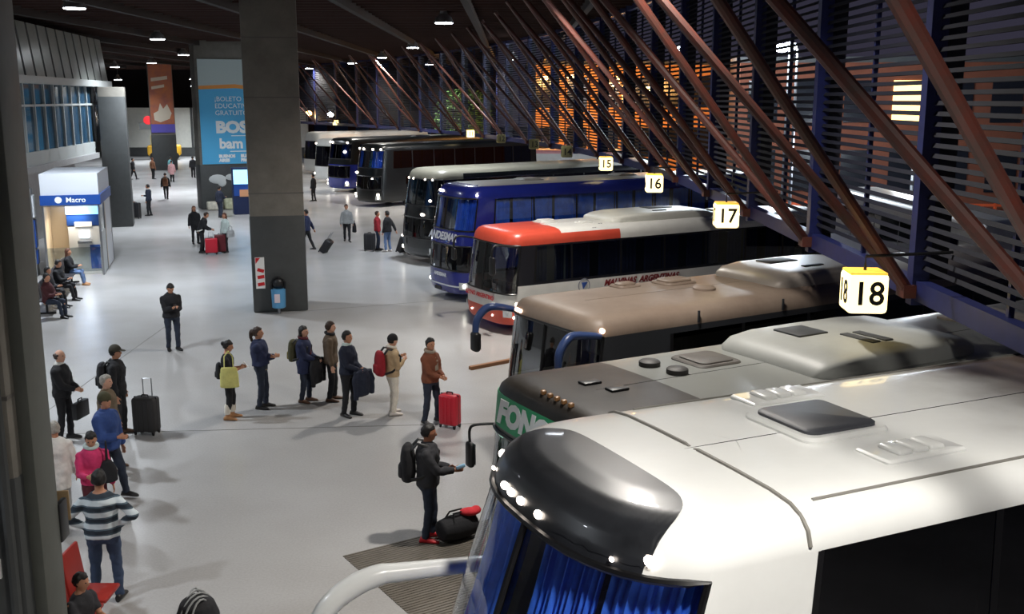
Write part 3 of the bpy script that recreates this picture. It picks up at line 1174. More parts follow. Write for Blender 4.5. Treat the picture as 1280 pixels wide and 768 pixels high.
A.seats(1.7, 2.15, (-0.85, -0.35, 0.35, 0.85))
A.wheels((2.6, 8.9, 10.2))
# roof: cross seam, hatches, ribbed vents, gutter line
sm = [Vector((1.98, -1.18 + 2.36 * k / 60, roofz(1.98, -1.18 + 2.36 * k / 60) + 0.003)) for k in range(61)]
sd_ = [(1.313 - A.dz(5 + k * 0.2)[0], A.dz(5 + k * 0.2)[1]) for k in range(9)]
sm = [Vector((1.98, -y_, z_)) for (y_, z_) in sd_] + sm + [Vector((1.98, y_, z_)) for (y_, z_) in reversed(sd_)]
MB().tube(sm, 0.016, 6).build('roof_seam', mat('seam_grey', (120, 118, 112), 0.6), A.t)
for yy in (-1.06, 1.06):
    MB().tube([(2.15, yy, A.topz(3, yy) + 0.002), (12.4, yy, A.topz(3, yy) + 0.002)], 0.012, 6).build('roof_line', mat('seam_grey'), A.t)
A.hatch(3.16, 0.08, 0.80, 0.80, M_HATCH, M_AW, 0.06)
for (yy, xx) in ((0.80, 3.39), (-0.68, 3.36)):
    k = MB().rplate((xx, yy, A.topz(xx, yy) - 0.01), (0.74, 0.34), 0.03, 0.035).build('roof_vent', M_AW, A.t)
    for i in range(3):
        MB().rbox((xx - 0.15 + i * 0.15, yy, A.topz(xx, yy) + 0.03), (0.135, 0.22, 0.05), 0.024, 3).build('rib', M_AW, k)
A.aircon(6.6, 9.8, 1.9, 0.26, M_DUST, [(0.3, 0, 0.5, 0.8)])
# lamps on the cap
for (q, z) in ((1.78, 3.70), (1.22, 3.70)):
    A.marker(q, z, r=0.05, off=0.0)
for dq in (-0.045, -0.015, 0.015, 0.045):
    A.marker(1.53 + dq, 3.70, r=0.042)
for q in (1.30, 1.70):
    A.marker(q, 3.67, r=0.022)
MB().ball(A.pt(1.5, 9.3, 0.0) + Vector((0.1, 0.1, 0.0)), (0.05, 0.05, 0.015), 10, 6).build('washer_nozzle', M_BLACK, A.t)
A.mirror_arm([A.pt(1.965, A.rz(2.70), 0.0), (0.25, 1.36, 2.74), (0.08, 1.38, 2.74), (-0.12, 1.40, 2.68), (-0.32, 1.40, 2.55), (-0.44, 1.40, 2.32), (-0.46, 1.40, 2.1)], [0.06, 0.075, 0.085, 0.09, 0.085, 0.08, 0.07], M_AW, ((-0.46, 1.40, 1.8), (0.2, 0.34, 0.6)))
A.headlamp(1.2, 0.75)

# ---------------------------------------------------------------- B: silver coach with green lettered head board
M_BS = mat('coach_silver', (116, 118, 115), 0.35, var=0.05, vscale=2)
M_BK = mat('coach_black_front', (46, 42, 38), 0.4, var=0.35, vscale=3)
M_GREEN = mat('headboard_green', (22, 132, 84), 0.4, emit=0.12)
B = Bus('silver coach with black front roof and green lettered head board', 0.20, 9.9, 29.5, 2.56, 12.8, 3.43, n=4.5, rc=0.45, rake=0.12, kf=0.5, edge=0.2, fall=1.6)
bxs = [1.7, 3.4, 5.1, 6.8, 8.5, 10.2, 12.0]
Bws = (1.09, 1.91, 1.35, 2.82)
B.shell(lambda x, y, z, q: (1 if (z > 3.18 and B.qn(1.5) < q < B.qf(1.5)) else 0), [M_BS, M_BK], [Bws] + B.hole_side(bxs, 1.95, 3.05), step=0.2, qbreaks=(B.qn(1.5), B.qf(1.5)))
B.windscreen(*Bws, gl=M_TINTR)
B.patch('head_board', M_GREEN, 1.08, 1.92, 2.88, 3.24, 0.01, 20, 3, thick=0.02)
B.front_text('FONOBUS', 0.34, 3.06, M_TXT, shear=0.22, bold=0.02, dy=0.10, sx=1.05)
B.side_windows(bxs, 1.95, 3.05, curt=M_CURTD)
B.interior(1.1, 3.2)
B.seats(1.2, 0.95, (-0.7, 0.7))
B.wheels((2.4, 9.4))
for (xx, yy) in ((1.85, 0.55), (1.9, 0.12)):
    k = MB().lathe([(0.12, 0), (0.12, 0.06), (0.10, 0.075), (0.02, 0.08)], (xx, yy, B.topz(xx, yy) - 0.01), 18).build('roof_vent', mat('vent_black', (34, 32, 30), 0.6), B.t)
for (xx, yy) in ((0.85, 0.25), (0.95, -0.1)):
    MB().rbox((xx, yy, B.topz(xx, yy) + 0.012), (0.22, 0.14, 0.03), 0.012).build('cover_plate', M_BLACK, B.t)
B.hatch(2.55, 0.42, 0.62, 0.62, mat('hatch_dark', (70, 66, 62), 0.6, var=0.15, vscale=8), None, 0.04)
B.aircon(3.05, 5.65, 1.75, 0.24, mat('ac_cream', (136, 138, 135), 0.5, var=0.06, vscale=2), [(0.32, 0.3, 0.46, 0.44), (0.45, -0.30, 0.13, 0.5), (0.53, -0.30, 0.13, 0.5)])
MB().rbox((7.4, 0.2, B.H + 0.0), (1.2, 1.0, 0.05), 0.02).build('roof_panel', M_DUST, B.t)
B.side_text('ELECTROBUS', 0.24, 5.3, 3.2, mat('print_navy', (26, 34, 60), 0.5), bold=0.01)
for k in range(5):
    MB().rbox((B.pt(1.5, 8).x + 0.02, -0.3 + k * 0.13, B.pt(1.5, 8).z + 0.02), (0.06, 0.05, 0.05), 0.015).build('marker_lamp', mat('amber_lens_off', (150, 110, 70), 0.3), B.t)
B.marker(1.86, 2.74, glow('dash_sign', (190, 255, 225), 3.0), 0.09, -0.1, 1.6)
B.mirror_arm([B.pt(1.93, B.rz(2.8), 0.0), (0.06, 1.32, 2.80), (-0.01, 1.34, 2.75), (-0.01, 1.34, 2.6)], 0.016, M_BLACK, ((-0.01, 1.34, 2.46), (0.08, 0.13, 0.3)), M_BLACK)
B.mirror_arm([B.pt(1.07, B.rz(2.8), 0.0), (0.06, -1.32, 2.80), (-0.01, -1.34, 2.75), (-0.01, -1.34, 2.6)], 0.016, M_BLACK, ((-0.01, -1.34, 2.46), (0.08, 0.13, 0.3)), M_BLACK)
B.headlamp(1.2, 0.7, lit=False)

# ---------------------------------------------------------------- C: dusty beige roof
M_CB = mat('dusty_beige_roof', (134, 119, 106), 0.5, var=0.1, vscale=1.2, col2=(116, 100, 88))
M_CW = mat('coach_cream', (186, 182, 172), 0.4, var=0.08)
M_CD = mat('coach_darkside', (44, 46, 50), 0.35)
C = Bus('coach with dusty beige roof and curved blue mirror arms', 0.40, 16.2, 32, 2.55, 12.6, 3.12, n=4.2, rc=0.5, rake=0.16, kf=0.6, edge=0.26, fall=1.6)
cxs = [1.75, 3.3, 4.85, 6.4, 7.95, 9.5, 11.8]
Cws = (1.08, 1.92, 1.3, 2.82)
C.shell(lambda x, y, z, q: (0 if z > 2.80 else (2 if z > 1.7 else 1)), [M_CB, M_CW, M_CD], [Cws] + C.hole_side(cxs, 1.8, 2.7), step=0.2, zbreaks=(1.7, 2.80))
C.windscreen(*Cws, gl=M_TINTR)
C.side_windows(cxs, 1.8, 2.7, curt=M_CURTD)
C.interior(0.9, 2.8)
C.seats(1.3, 0.75, (-0.75, 0.75))
MB().rbox((0.75, 0, 1.15), (0.5, 2.2, 0.25), 0.06).build('dashboard', mat('dash_grey', (120, 122, 124), 0.6), C.t)
st = MB()
st.tube([Vector((0.98 + 0.1 * math.sin(t), 0.62 + 0.21 * math.cos(t), 1.42 + 0.18 * math.sin(t))) for t in [2 * PI * k / 20 for k in range(21)]], 0.018, 6).build('steering_wheel', M_BLACK, C.t)
C.wheels((2.4, 9.2))
for q in (1.91, 1.09):
    C.marker(q, 2.90, M_MARKO, 0.06)
for dq in (-0.02, 0.0, 0.02):
    C.marker(1.66 + dq * 1.6, 2.89, M_MARKO, 0.05)
C.hatch(3.3, 0.55, 0.7, 0.55, M_CB, None, 0.07)
C.hatch(2.35, 0.75, 0.5, 0.4, M_CB, None, 0.06)
k = MB().lathe([(0.2, 0), (0.2, 0.05), (0.14, 0.09), (0.03, 0.1)], (3.3, -0.25, C.H - 0.02), 18).build('roof_vent', M_CB, C.t)
C.aircon(4.5, 7.4, 1.8, 0.26, mat('ac_grey', (164, 156, 148), 0.35, var=0.08, vscale=2), [(0.4, 0.35, 0.7, 0.4), (0.45, -0.4, 0.5, 0.1)])
for xx in (2.3, 4.2, 6.2):
    MB().rbox((xx, -1.235, C.H - 0.2), (0.04, 0.03, 0.2), 0.01).build('gutter_clip', M_CD, C.t)
M_MARM = mat('mirror_blue', (44, 62, 104), 0.35)
C.mirror_arm([C.pt(1.9, C.rz(2.82), 0.0), (-0.05, 1.2, 2.92), (-0.22, 1.26, 2.88), (-0.36, 1.28, 2.72), (-0.40, 1.28, 2.5)], [0.05, 0.065, 0.07, 0.065, 0.055], M_MARM, ((-0.40, 1.28, 2.34), (0.12, 0.2, 0.34)), M_BLACK)
C.mirror_arm([C.pt(1.1, C.rz(2.82), 0.0), (-0.05, -1.1, 2.86), (-0.22, -1.12, 2.80), (-0.34, -1.12, 2.62), (-0.36, -1.12, 2.4)], [0.05, 0.065, 0.07, 0.065, 0.055], M_MARM, ((-0.36, -1.12, 2.2), (0.12, 0.22, 0.4)), M_BLACK)
C.headlamp(1.2, 0.7, lit=False)

# ---------------------------------------------------------------- D: red and white coach
M_DR = mat('coach_red', (190, 72, 54), 0.35, var=0.08, vscale=2)
M_DW = mat('coach_offwhite', (206, 206, 202), 0.38, var=0.05)
M_DK = mat('coach_darkband', (28, 28, 34), 0.25)
D = Bus('white coach with red front roof and red bumper', -0.85, 28.6, 31, 2.5, 12.5, 2.86, n=3.6, rc=0.7, rake=0.2, kf=0.7, edge=0.3, fall=2.0)
dxs = [0.95, 2.2, 3.9, 5.5, 7.1, 8.7, 10.3, 12.0]
Dws = (1.08, 1.92, 1.14, 2.46)


def d_paint(x, y, z, q):
    if z < 0.70:
        return 0
    if z < 1.16 and x < 1.6:
        return 1
    if z > 2.45 and (D.qn(1.9) < q < D.qf(2.1) or (z < 2.72 and D.qn(3.9) < q < D.qf(3.9))):
        return 0
    if 1.36 < z <= 2.45:
        return 2
    return 1


D.shell(d_paint, [M_DR, M_DW, M_DK], [Dws] + D.hole_side(dxs, 1.44, 2.4), step=0.2, zbreaks=(0.70, 1.16, 1.36, 2.45, 2.72), qbreaks=(D.qn(1.9), D.qf(2.1), D.qn(3.9), D.qf(3.9)))
D.windscreen(*Dws, gl=M_TINTR)
D.side_windows(dxs, 1.44, 2.4, gl=M_TINTC, curt=M_CURTD, cover=0.8)
D.interior(0.8, 2.6)
MB().rbox((0.85, 0, 1.1), (0.5, 2.1, 0.2), 0.06).build('dashboard', M_INT, D.t)
for bb, zz in ((D, 2.4), (C, 2.7), (B, 2.8)):
    MB().box((2.05, 0, zz / 2 + 0.45), (0.05, bb.W - 0.3, zz - 0.9)).build('bulkhead', mat('bulkhead_grey', (150, 152, 154), 0.7), bb.t, smooth=False)
D.seats(1.5, 0.5, (0.7,))
D.front_text('REYNO ARGENTINO', 0.17, 0.97, mat('print_red', (190, 44, 50), 0.5), q=1.5, dy=0.12, bold=0.004)
D.side_text('MALVINAS  ARGENTINAS', 0.24, 3.3, 1.2, mat('print_darkred', (120, 30, 34), 0.5), shear=0.35, bold=0.01)
p = D.pt(D.qn(2.6), D.rz(1.2), 0.012)
rgb = MB()
ln = MB().lathe([(0.17, -0.004), (0.19, 0.0), (0.17, 0.004)], p, 24, rot=Matrix.Rotation(R(90), 3, 'X')).build('emblem', M_DW, D.t)
MB().tube([p + Vector((0.19 * math.cos(t), -0.005, 0.19 * math.sin(t))) for t in [2 * PI * k / 24 for k in range(25)]], 0.012, 6).build('emblem_ring', mat('print_grey', (110, 112, 126), 0.5), ln)
MB().prism([(p.x - 0.09, p.z + 0.09), (p.x + 0.12, p.z + 0.09), (p.x - 0.03, p.z - 0.11)], p.y - 0.012, p.y - 0.006, axis='y').build('emblem_flag', mat('print_blue', (44, 76, 150), 0.5), ln, smooth=False)
for dx in (3.0, 3.08):
    MB().bar((dx, -1.06, D.topz(3, -1.06) + 0.004), (dx + 0.5, -0.7, D.topz(3, -0.7) + 0.004), 0.05, 0.004).build('roof_stripe', mat('print_navy'), D.t, smooth=False)
D.wheels((2.3, 9.2), 0.48)
D.headlamp(1.2, 0.62, lit=False)
for q in (1.90, 1.10):
    D.marker(q, 0.92 if q > 1.5 else 0.5, M_MARK, 0.06)
for q in (1.42, 1.58):
    D.marker(q, 0.5, M_MARK, 0.035)
D.hatch(2.3, 0.3, 0.62, 0.5, M_DW, None, 0.07)
D.hatch(3.2, -0.35, 0.5, 0.36, M_DW, None, 0.05)
D.aircon(3.9, 7.8, 1.7, 0.25, mat('ac_white', (196, 196, 188), 0.4, var=0.05), [(0.62, 0.25, 0.9, 0.5), (0.5, -0.5, 0.5, 0.1)])
MB().rbox((9.0, 0, D.H + 0.02), (1.0, 0.9, 0.08), 0.03).build('roof_cover', M_DW, D.t)
D.mirror_arm([D.pt(1.88, D.rz(2.42), 0.0), (-0.05, 1.2, 2.5), (-0.2, 1.22, 2.4), (-0.22, 1.22, 2.2)], 0.03, M_BLACK, ((-0.22, 1.22, 2.0), (0.1, 0.2, 0.36)), M_BLACK)
D.mirror_arm([D.pt(1.12, D.rz(2.42), 0.0), (-0.1, -1.05, 2.5), (-0.25, -1.06, 2.4), (-0.27, -1.06, 2.2)], 0.03, M_BLACK, ((-0.27, -1.06, 1.95), (0.1, 0.24, 0.5)), M_BLACK)
MB().box((0.6, 0.35, 1.12), (0.02, 0.22, 0.16)).build('route_card', M_WHITE, D.t, smooth=False)

# ---------------------------------------------------------------- E: blue double-decker
M_EB = mat('coach_blue', (30, 40, 124), 0.25, coat=0.5, var=0.08, vscale=1.5)
M_EBR = mat('coach_pale_roof', (146, 144, 140), 0.4, var=0.06)
M_SILV = mat('print_silver', (210, 214, 224), 0.35)


def decker(label, x, y, a, mats, paint, H=3.7, curt=M_CURT, L=13.2, gl=None, extra=None, group=None, lit=True, sgl=None):
    b = Bus(label, x, y, a, 2.5, L, H, n=2.9, rc=0.8, rake=0.34, kf=0.85, edge=0.34, fall=2.4, group=group)
    f = H / 3.7
    up = (1.10, 1.90, 2.28 * f, 3.28 * f)
    lo = (1.12, 1.88, 1.02 * f, 1.80 * f)
    ux = [1.2, 2.8, 4.5, 6.2, 7.9, 9.6, 11.3, L - 0.5]
    lx = [2.2, 3.6, 5.2, 8.0]
    b.shell(paint, mats, [up, lo] + b.hole_side(ux, 2.25 * f, 3.26 * f) + b.hole_side(lx, 1.05 * f, 1.75 * f), step=0.35, zbreaks=(0.62 * f, 1.9 * f, 2.2 * f))
    b.windscreen(*up, gl=gl or M_TINT, wipers=False)
    b.windscreen(*lo, gl=M_TINT)
    b.side_windows(ux, 2.25 * f, 3.26 * f, gl=sgl or M_TINT, curt=curt, cover=0.92)
    b.side_windows(lx, 1.05 * f, 1.75 * f)
    b.interior(2.05 * f, 3.4 * f)
    b.interior(0.6 * f, 1.95 * f)
    b.seats(1.7, 2.05 * f, (-0.8, -0.3, 0.3, 0.8))
    b.curtains_glass(((1.12, 1.40), (1.60, 1.88)), 2.2 * f, 3.30 * f, curt)
    b.wheels((2.6, 9.0, 10.3))
    b.headlamp(1.2, 0.55 * f, lit=lit)
    return b


def e_paint(x, y, z, q):
    if z > 3.58 and x > 0.9 and abs(y) < 1.0:
        return 1
    return 0


E = decker('royal blue double-deck coach with silver lettering', -2.3, 33.0, 33, [M_EB, M_EBR], e_paint, 3.72, gl=M_TINTB, sgl=M_TINTB)
E.front_text('ANDESMAR', 0.34, 2.06, M_SILV, shear=0.25, bold=0.012)
E.patch('destination_sign', glow('sign_glow', (230, 236, 255), 6.0), 1.74, 1.84, 1.84, 1.90, 0.012, 4, 2)
E.front_text('ANDESMAR', 0.15, 0.84, M_SILV, bold=0.006)
E.patch('silver_strip', M_SILV, 1.2, 1.8, 0.50, 0.55, 0.012, 14, 1)
for q in (1.88, 1.12):
    E.marker(q, 3.40, M_MARK, 0.06)
for dq in (-0.03, 0, 0.03):
    E.marker(1.6 + dq, 3.47, M_MARK, 0.06)
E.marker(1.9, 0.95, M_MARK, 0.06)
E.hatch(3.4, 0, 0.8, 0.8, M_EBR, None, 0.05)
E.hatch(7.4, 0, 0.8, 0.8, M_EBR, None, 0.05)
MB().box((E.pt(1.55, E.rz(0.4), 0.02).x, 0.2, 0.38), (0.02, 0.4, 0.12)).build('number_plate', M_BLACK, E.t, smooth=False)

# ---------------------------------------------------------------- F: black and silver double-decker
M_FK = mat('coach_black', (20, 22, 24), 0.18, coat=0.6)
M_FS = mat('coach_champagne', (132, 128, 114), 0.35, var=0.06, vscale=1.5)
F = decker('black double-deck coach with champagne silver roof behind the blue one', -3.9, 40.6, 38, [M_FK, M_FS], lambda x, y, z, q: 1 if z > 3.30 and (z > 3.52 or x < 1.6) else 0, 3.72, curt=M_CURTD, L=12.5, gl=M_TINTC)
for q in (1.3, 1.42, 1.55, 1.68):
    F.marker(q, 3.30, M_MARK, 0.05)
F.marker(1.3, 2.5, M_MARK, 0.07)
F.marker(1.4, 1.95, M_MARK, 0.08, sx=1.6)
F.marker(1.75, 1.0, M_MARK, 0.06)
F.patch('route_card', M_WHITE, 1.7, 1.82, 2.3, 2.42, 0.012, 4, 2)

# ---------------------------------------------------------------- G, H, I: the far ones
M_GK = mat('coach_darkgreen', (9, 13, 15), 0.3, coat=0.1)
G = decker('black double-deck coach with bright blue lit upper windscreen', -8.9, 62.6, 44, [M_GK, M_GK], lambda x, y, z, q: 0, 3.75, L=13.5, gl=M_TINTB, sgl=M_TINTD)
for q in (1.2, 1.4, 1.55, 1.8):
    G.marker(q, 3.42, M_MARK, 0.09)
G.marker(1.7, 2.0, M_MARK, 0.1, sx=1.8)
G.marker(1.35, 1.7, M_MARK, 0.07)
G.marker(1.2, 0.75, M_MARK, 0.12)
G.marker(1.8, 0.7, M_MARK, 0.12)
lamp(G.t, (1.15, 0, 3.2), 'POINT', 30, (0.6, 0.75, 1.0), 0.1)
Hh = decker('dark blue double-deck coach parked beyond the black one', -12.3, 72.4, 46, [M_EB, M_GK], lambda x, y, z, q: 1 if z > 1.9 else 0, 3.75, L=13.0)
for q in (1.25, 1.6, 1.8):
    Hh.marker(q, 3.42, M_MARK, 0.1)
Hh.marker(1.3, 2.8, M_MARK, 0.14)
Hh.marker(1.2, 0.7, M_MARK, 0.13)
Hh.marker(1.85, 0.8, M_MARK, 0.09)
I = Bus('white coach showing beside the middle pillar', -14.6, 80.5, 48, 2.5, 12.0, 3.4, n=3.4, rc=0.6, rake=0.2, edge=0.3)
ixs = [1.2, 3, 5, 7, 9, 11]
Iws = (1.1, 1.9, 1.3, 2.8)
I.shell(lambda x, y, z, q: 0, [M_DW], [Iws] + I.hole_side(ixs, 1.7, 2.7), step=0.5)
I.windscreen(*Iws)
I.side_windows(ixs, 1.7, 2.7)
I.interior(1.0, 2.9)
I.wheels((2.3, 9.0))
I.headlamp(1.2, 0.7)
for q in (1.2, 1.8):
    I.marker(q, 3.0, M_MARK, 0.09)
J2 = Bus('pale coach roof showing above the far black coaches', -17.5, 90.5, 42, 2.5, 12.0, 3.6, n=3.4, rc=0.6, rake=0.2, edge=0.3)
J2.shell(lambda x, y, z, q: 0, [M_DW], [Iws] + J2.hole_side(ixs, 1.7, 2.7), step=0.6)
J2.windscreen(*Iws)
J2.side_windows(ixs, 1.7, 2.7)
J2.wheels((2.3, 9.0))
# ================================================================== bay number lanterns
M_LANT = glow('lantern_lit', (255, 230, 164), 2.4)
M_LANTF = glow('lantern_frame', (255, 196, 70), 0.9)
M_LANTO = mat('lantern_unlit', (120, 112, 70), 0.6)
M_NUM = mat('print_black', (20, 16, 10), 0.6)
SIGNS = [('18', 3.97, 11.55, 1), ('17', 4.0, 19.4, 1), ('16', 3.66, 26.9, 1), ('15', 3.15, 35.2, 1), ('14', 2.25, 43.2, 0), ('13', 1.05, 50.5, 0), ('12', -0.6, 57.5, 0), ('11', -2.6, 66.0, 1), ('9', -16.2, 97.0, 1)]
NW = {'18': 'eighteen', '17': 'seventeen', '16': 'sixteen', '15': 'fifteen', '14': 'fourteen', '13': 'thirteen', '12': 'twelve', '11': 'eleven', '9': 'nine'}
for (num, x, y, on) in SIGNS:
    t = thing('bay_number_lantern', ('lit cube lantern' if on else 'unlit cube lantern') + ' marked with number ' + NW[num] + ' above the bus bays', 'sign', (x, y, 4.0), R(-4) + tw(y))
    s = 0.44
    MB().rbox((0, 0, 0.225), (s, s, 0.45), 0.05, 3).build('box', M_LANT if on else M_LANTO, t)
    MB().rbox((0, 0, 0.45), (s * 0.92, s * 0.92, 0.03), 0.012).build('cap', M_LANTF if on else M_LANTO, t)
    MB().tube([(0, 0, 0.46), (0, 0, 0.62), (xw(y) - x, 0.1, 0.66)], 0.02, 6).build('bracket', M_BLACK, t)
    text('number', num, 0.37, M_NUM, t, (0, -s / 2 - 0.002, 0.22), (R(90), 0, 0), bold=0.006, sx=0.95)
    text('number', num, 0.37, M_NUM, t, (-s / 2 - 0.002, 0, 0.22), (R(90), 0, R(-90)), bold=0.006, sx=0.95)

# low brown rail between two bays
wr_ = MB().bar((-1.0, 24.1, 0.04), (1.6, 26.1, 0.04), 0.12, 0.08).build('wheel_stop_rail', mat('brown_rail', (126, 84, 52), 0.6), smooth=False)
tag(wr_, 'low brown rail on the floor between the bays', 'rail')

# ================================================================== cash machine booth
M_BOOTH = mat('booth_white', (206, 210, 216), 0.4)
M_BBLUE = mat('booth_blue', (28, 72, 150), 0.4)
M_WARM = mat('booth_lining', (214, 196, 168), 0.6)
M_PANE = glass('clear_pane', (225, 230, 230))
bt = thing('cash_machine_booth', 'white cash machine booth with blue band and warm lit inside', 'booth', (-15.0, 37.8, 0), LWA)
w, d = 1.95, 3.9
MB().box((-w / 2, d / 2, 3.33), (w, d, 0.78)).build('upper_box', M_BOOTH, bt, smooth=False)
bd = MB().box((-w / 2, -0.02, 2.78), (w + 0.06, 0.06, 0.36)).box((0.02, d / 2, 2.78), (0.06, d, 0.36)).build('blue_band', M_BBLUE, bt, smooth=False)
text('lettering', 'Macro', 0.26, M_TXT, bd, (-w * 0.40, -0.055, 2.78), RX, bold=0.004)
MB().lathe([(0.02, -0.004), (0.12, 0), (0.02, 0.004)], (-w * 0.70, -0.058, 2.79), 16, rot=Matrix.Rotation(R(90), 3, 'X')).build('emblem', M_TXT, bd)
MB().box((-w / 2, d / 2, 2.58), (w, d, 0.06)).build('lining', M_WARM, bt, smooth=False)
for (x, y) in ((-0.03, 0.03), (-w + 0.03, 0.03), (-0.03, d - 0.03), (-0.03, 1.5)):
    MB().box((x, y, 1.3), (0.07, 0.07, 2.6)).build('post', M_STEEL, bt, smooth=False)
MB().box((-0.03, 2.7, 1.3), (0.04, 2.3, 2.56)).build('side_panel', M_BOOTH, bt, smooth=False)
MB().box((-0.03, 0.78, 0.8), (0.04, 1.4, 1.55)).build('side_panel', mat('frosted_panel', (196, 202, 204), 0.5), bt, smooth=False)
MB().box((-0.03, 0.78, 2.05), (0.02, 1.4, 0.95)).build('side_pane', M_PANE, bt, smooth=False)
MB().box((-w / 2, 1.7, 1.3), (w, 0.08, 2.6)).build('inner_wall', M_WARM, bt, smooth=False)
MB().box((-w + 0.02, 0.85, 1.3), (0.05, 1.7, 2.6)).build('inner_side', M_WARM, bt, smooth=False)
MB().box((-w / 2, 0.02, 0.55), (w - 0.1, 0.02, 1.0)).build('front_pane', M_PANE, bt, smooth=False)
lampbox = MB().box((-w / 2, 0.9, 2.53), (1.0, 0.5, 0.04)).build('light_panel', glow('booth_light', (255, 236, 205), 6.0), bt, smooth=False)
lamp(bt, (-w / 2, 0.8, 2.45), 'AREA', 45, (1, 0.88, 0.72), 0.8)
at_ = thing('cash_machine', 'blue and white cash machine with glowing screen inside the booth', 'cash machine', bt.matrix_basis @ Vector((-0.72, 1.32, 0)), LWA)
MB().rbox((0, 0, 0.85), (1.1, 0.6, 1.7), 0.03).build('cabinet', mat('atm_grey', (188, 190, 192), 0.4), at_)
MB().rbox((0, -0.02, 1.98), (1.15, 0.58, 0.52), 0.03).build('header', M_BBLUE, at_)
MB().box((0, -0.32, 2.3), (1.15, 0.04, 0.3)).build('lit_header', glow('atm_header', (120, 176, 240), 2.5), at_, smooth=False)
MB().box((0.02, -0.32, 1.42), (0.34, 0.03, 0.26)).build('screen', glow('atm_screen', (235, 245, 255), 8.0), at_, smooth=False)
MB().rbox((0.02, -0.38, 1.12), (0.5, 0.16, 0.1), 0.02).build('keypad', M_STEEL, at_)
MB().box((0, -0.32, 1.78), (0.6, 0.03, 0.18)).build('notice', M_WHITE, at_, smooth=False)
MB().box((0.35, -0.31, 0.55), (0.35, 0.03, 0.9)).build('lower_panel', M_BBLUE, at_, smooth=False)
# second, blue panelled booth to its left
b2 = thing('blue_panel_stand', 'narrow stand with blue panels beside the white booth', 'stand', bt.matrix_basis @ Vector((-2.65, 0.5, 0)), LWA)
MB().rbox((0, 0, 1.6), (0.7, 0.5, 3.2), 0.02).build('frame', M_STEEL, b2)
for (z, h, m) in ((2.55, 0.8, M_BOOTH), (1.55, 1.0, M_BBLUE), (0.7, 0.5, M_BBLUE)):
    MB().box((0, -0.27, z), (0.56, 0.04, h)).build('panel', m, b2, smooth=False)
    MB().box((0.37, 0, z), (0.04, 0.4, h)).build('panel', m, b2, smooth=False)

# ================================================================== benches
def bench(label, x, y, a, n, m, name='row_bench', back=0.85):
    t = thing(name, label, 'bench', (x, y, 0), R(a))
    W = 0.52
    for k in range(n):
        yy = (k - (n - 1) / 2) * W
        s = MB().rbox((0, yy, 0.43), (0.46, W - 0.04, 0.05), 0.02).build('seat', m, t)
        MB().rbox((-0.24, yy, 0.43 + (back - 0.4) / 2), (0.05, W - 0.04, back - 0.4), 0.02, rot=Matrix.Rotation(R(-8), 3, 'Y')).build('seat_back', m, s)
    MB().bar((0, -n * W / 2, 0.38), (0, n * W / 2, 0.38), 0.06, 0.06).build('beam', M_BLACK, t, smooth=False)
    for sy in (-1, 1):
        MB().bar((-0.2, sy * (n * W / 2 - 0.3), 0.03), (0.25, sy * (n * W / 2 - 0.3), 0.03), 0.06, 0.05).bar((0, sy * (n * W / 2 - 0.3), 0.04), (0, sy * (n * W / 2 - 0.3), 0.38), 0.06, 0.06, up=(1, 0, 0)).build('leg', M_BLACK, t, smooth=False)
    return t


M_REDP = mat('red_plastic', (150, 40, 32), 0.45, var=0.1)
bench('red plastic bench behind the foreground pillar', -5.10, 11.25, 0, 3, M_REDP, back=0.98)
bench('dark row bench beside the cash machine booth', -14.75, 33.4, 15.6, 12, mat('bench_dark', (46, 46, 50), 0.5))

# goods and machine at the foot of the banner pillar
vm = thing('vending_machine', 'blue topped vending machine standing beside the banner pillar', 'vending machine', (-15.2, 58.6, 0), R(20))
MB().rbox((0, 0, 1.3), (1.0, 0.8, 2.6), 0.04).build('cabinet', mat('machine_navy', (22, 38, 78), 0.4), vm)
MB().box((0, -0.42, 2.1), (0.9, 0.04, 0.8)).build('lit_panel', glow('machine_panel', (150, 200, 235), 1.6), vm, smooth=False)
MB().box((0, -0.42, 1.35), (0.9, 0.04, 0.6)).build('front_panel', M_BBLUE, vm, smooth=False)
MB().box((0.1, -0.43, 1.2), (0.5, 0.04, 0.4)).build('orange_panel', mat('machine_orange', (206, 150, 110), 0.5), vm, smooth=False)
for (i, (dx, sx, sz, c)) in enumerate(((-1.5, 0.9, 0.5, (190, 186, 172)), (-0.6, 0.7, 0.65, (176, 178, 150)), (0.1, 0.5, 0.42, (206, 204, 198)))):
    p = P2.matrix_basis @ Vector((dx, -1.45, 0))
    q = MB().rbox((0, 0, sz / 2), (sx, 0.5, sz), 0.09, 3).build('luggage_sack', mat('sack_%d' % i, c, 0.8, var=0.3, vscale=5))
    q.location = p
    q.rotation_euler = (0, 0, R(24 + 8 * i))
    tag(q, ['widest pale sack', 'tallest olive pale sack', 'smallest white sack'][i] + ' on the floor before the banner pillar', 'sack')
for (i, (dx, z, s)) in enumerate(((-1.2, 1.75, 0.5), (-0.4, 1.85, 0.35))):
    q = MB().ball((0, 0, 0), (s, 0.05, s * 0.55), 10, 6).ball((s * 0.5, 0, -0.2), (s * 0.5, 0.05, s * 0.5), 10, 6).build('sticker_patch', mat('sticker_white', (196, 200, 200), 0.6), P2)
    q.location = (dx, -0.96, z)

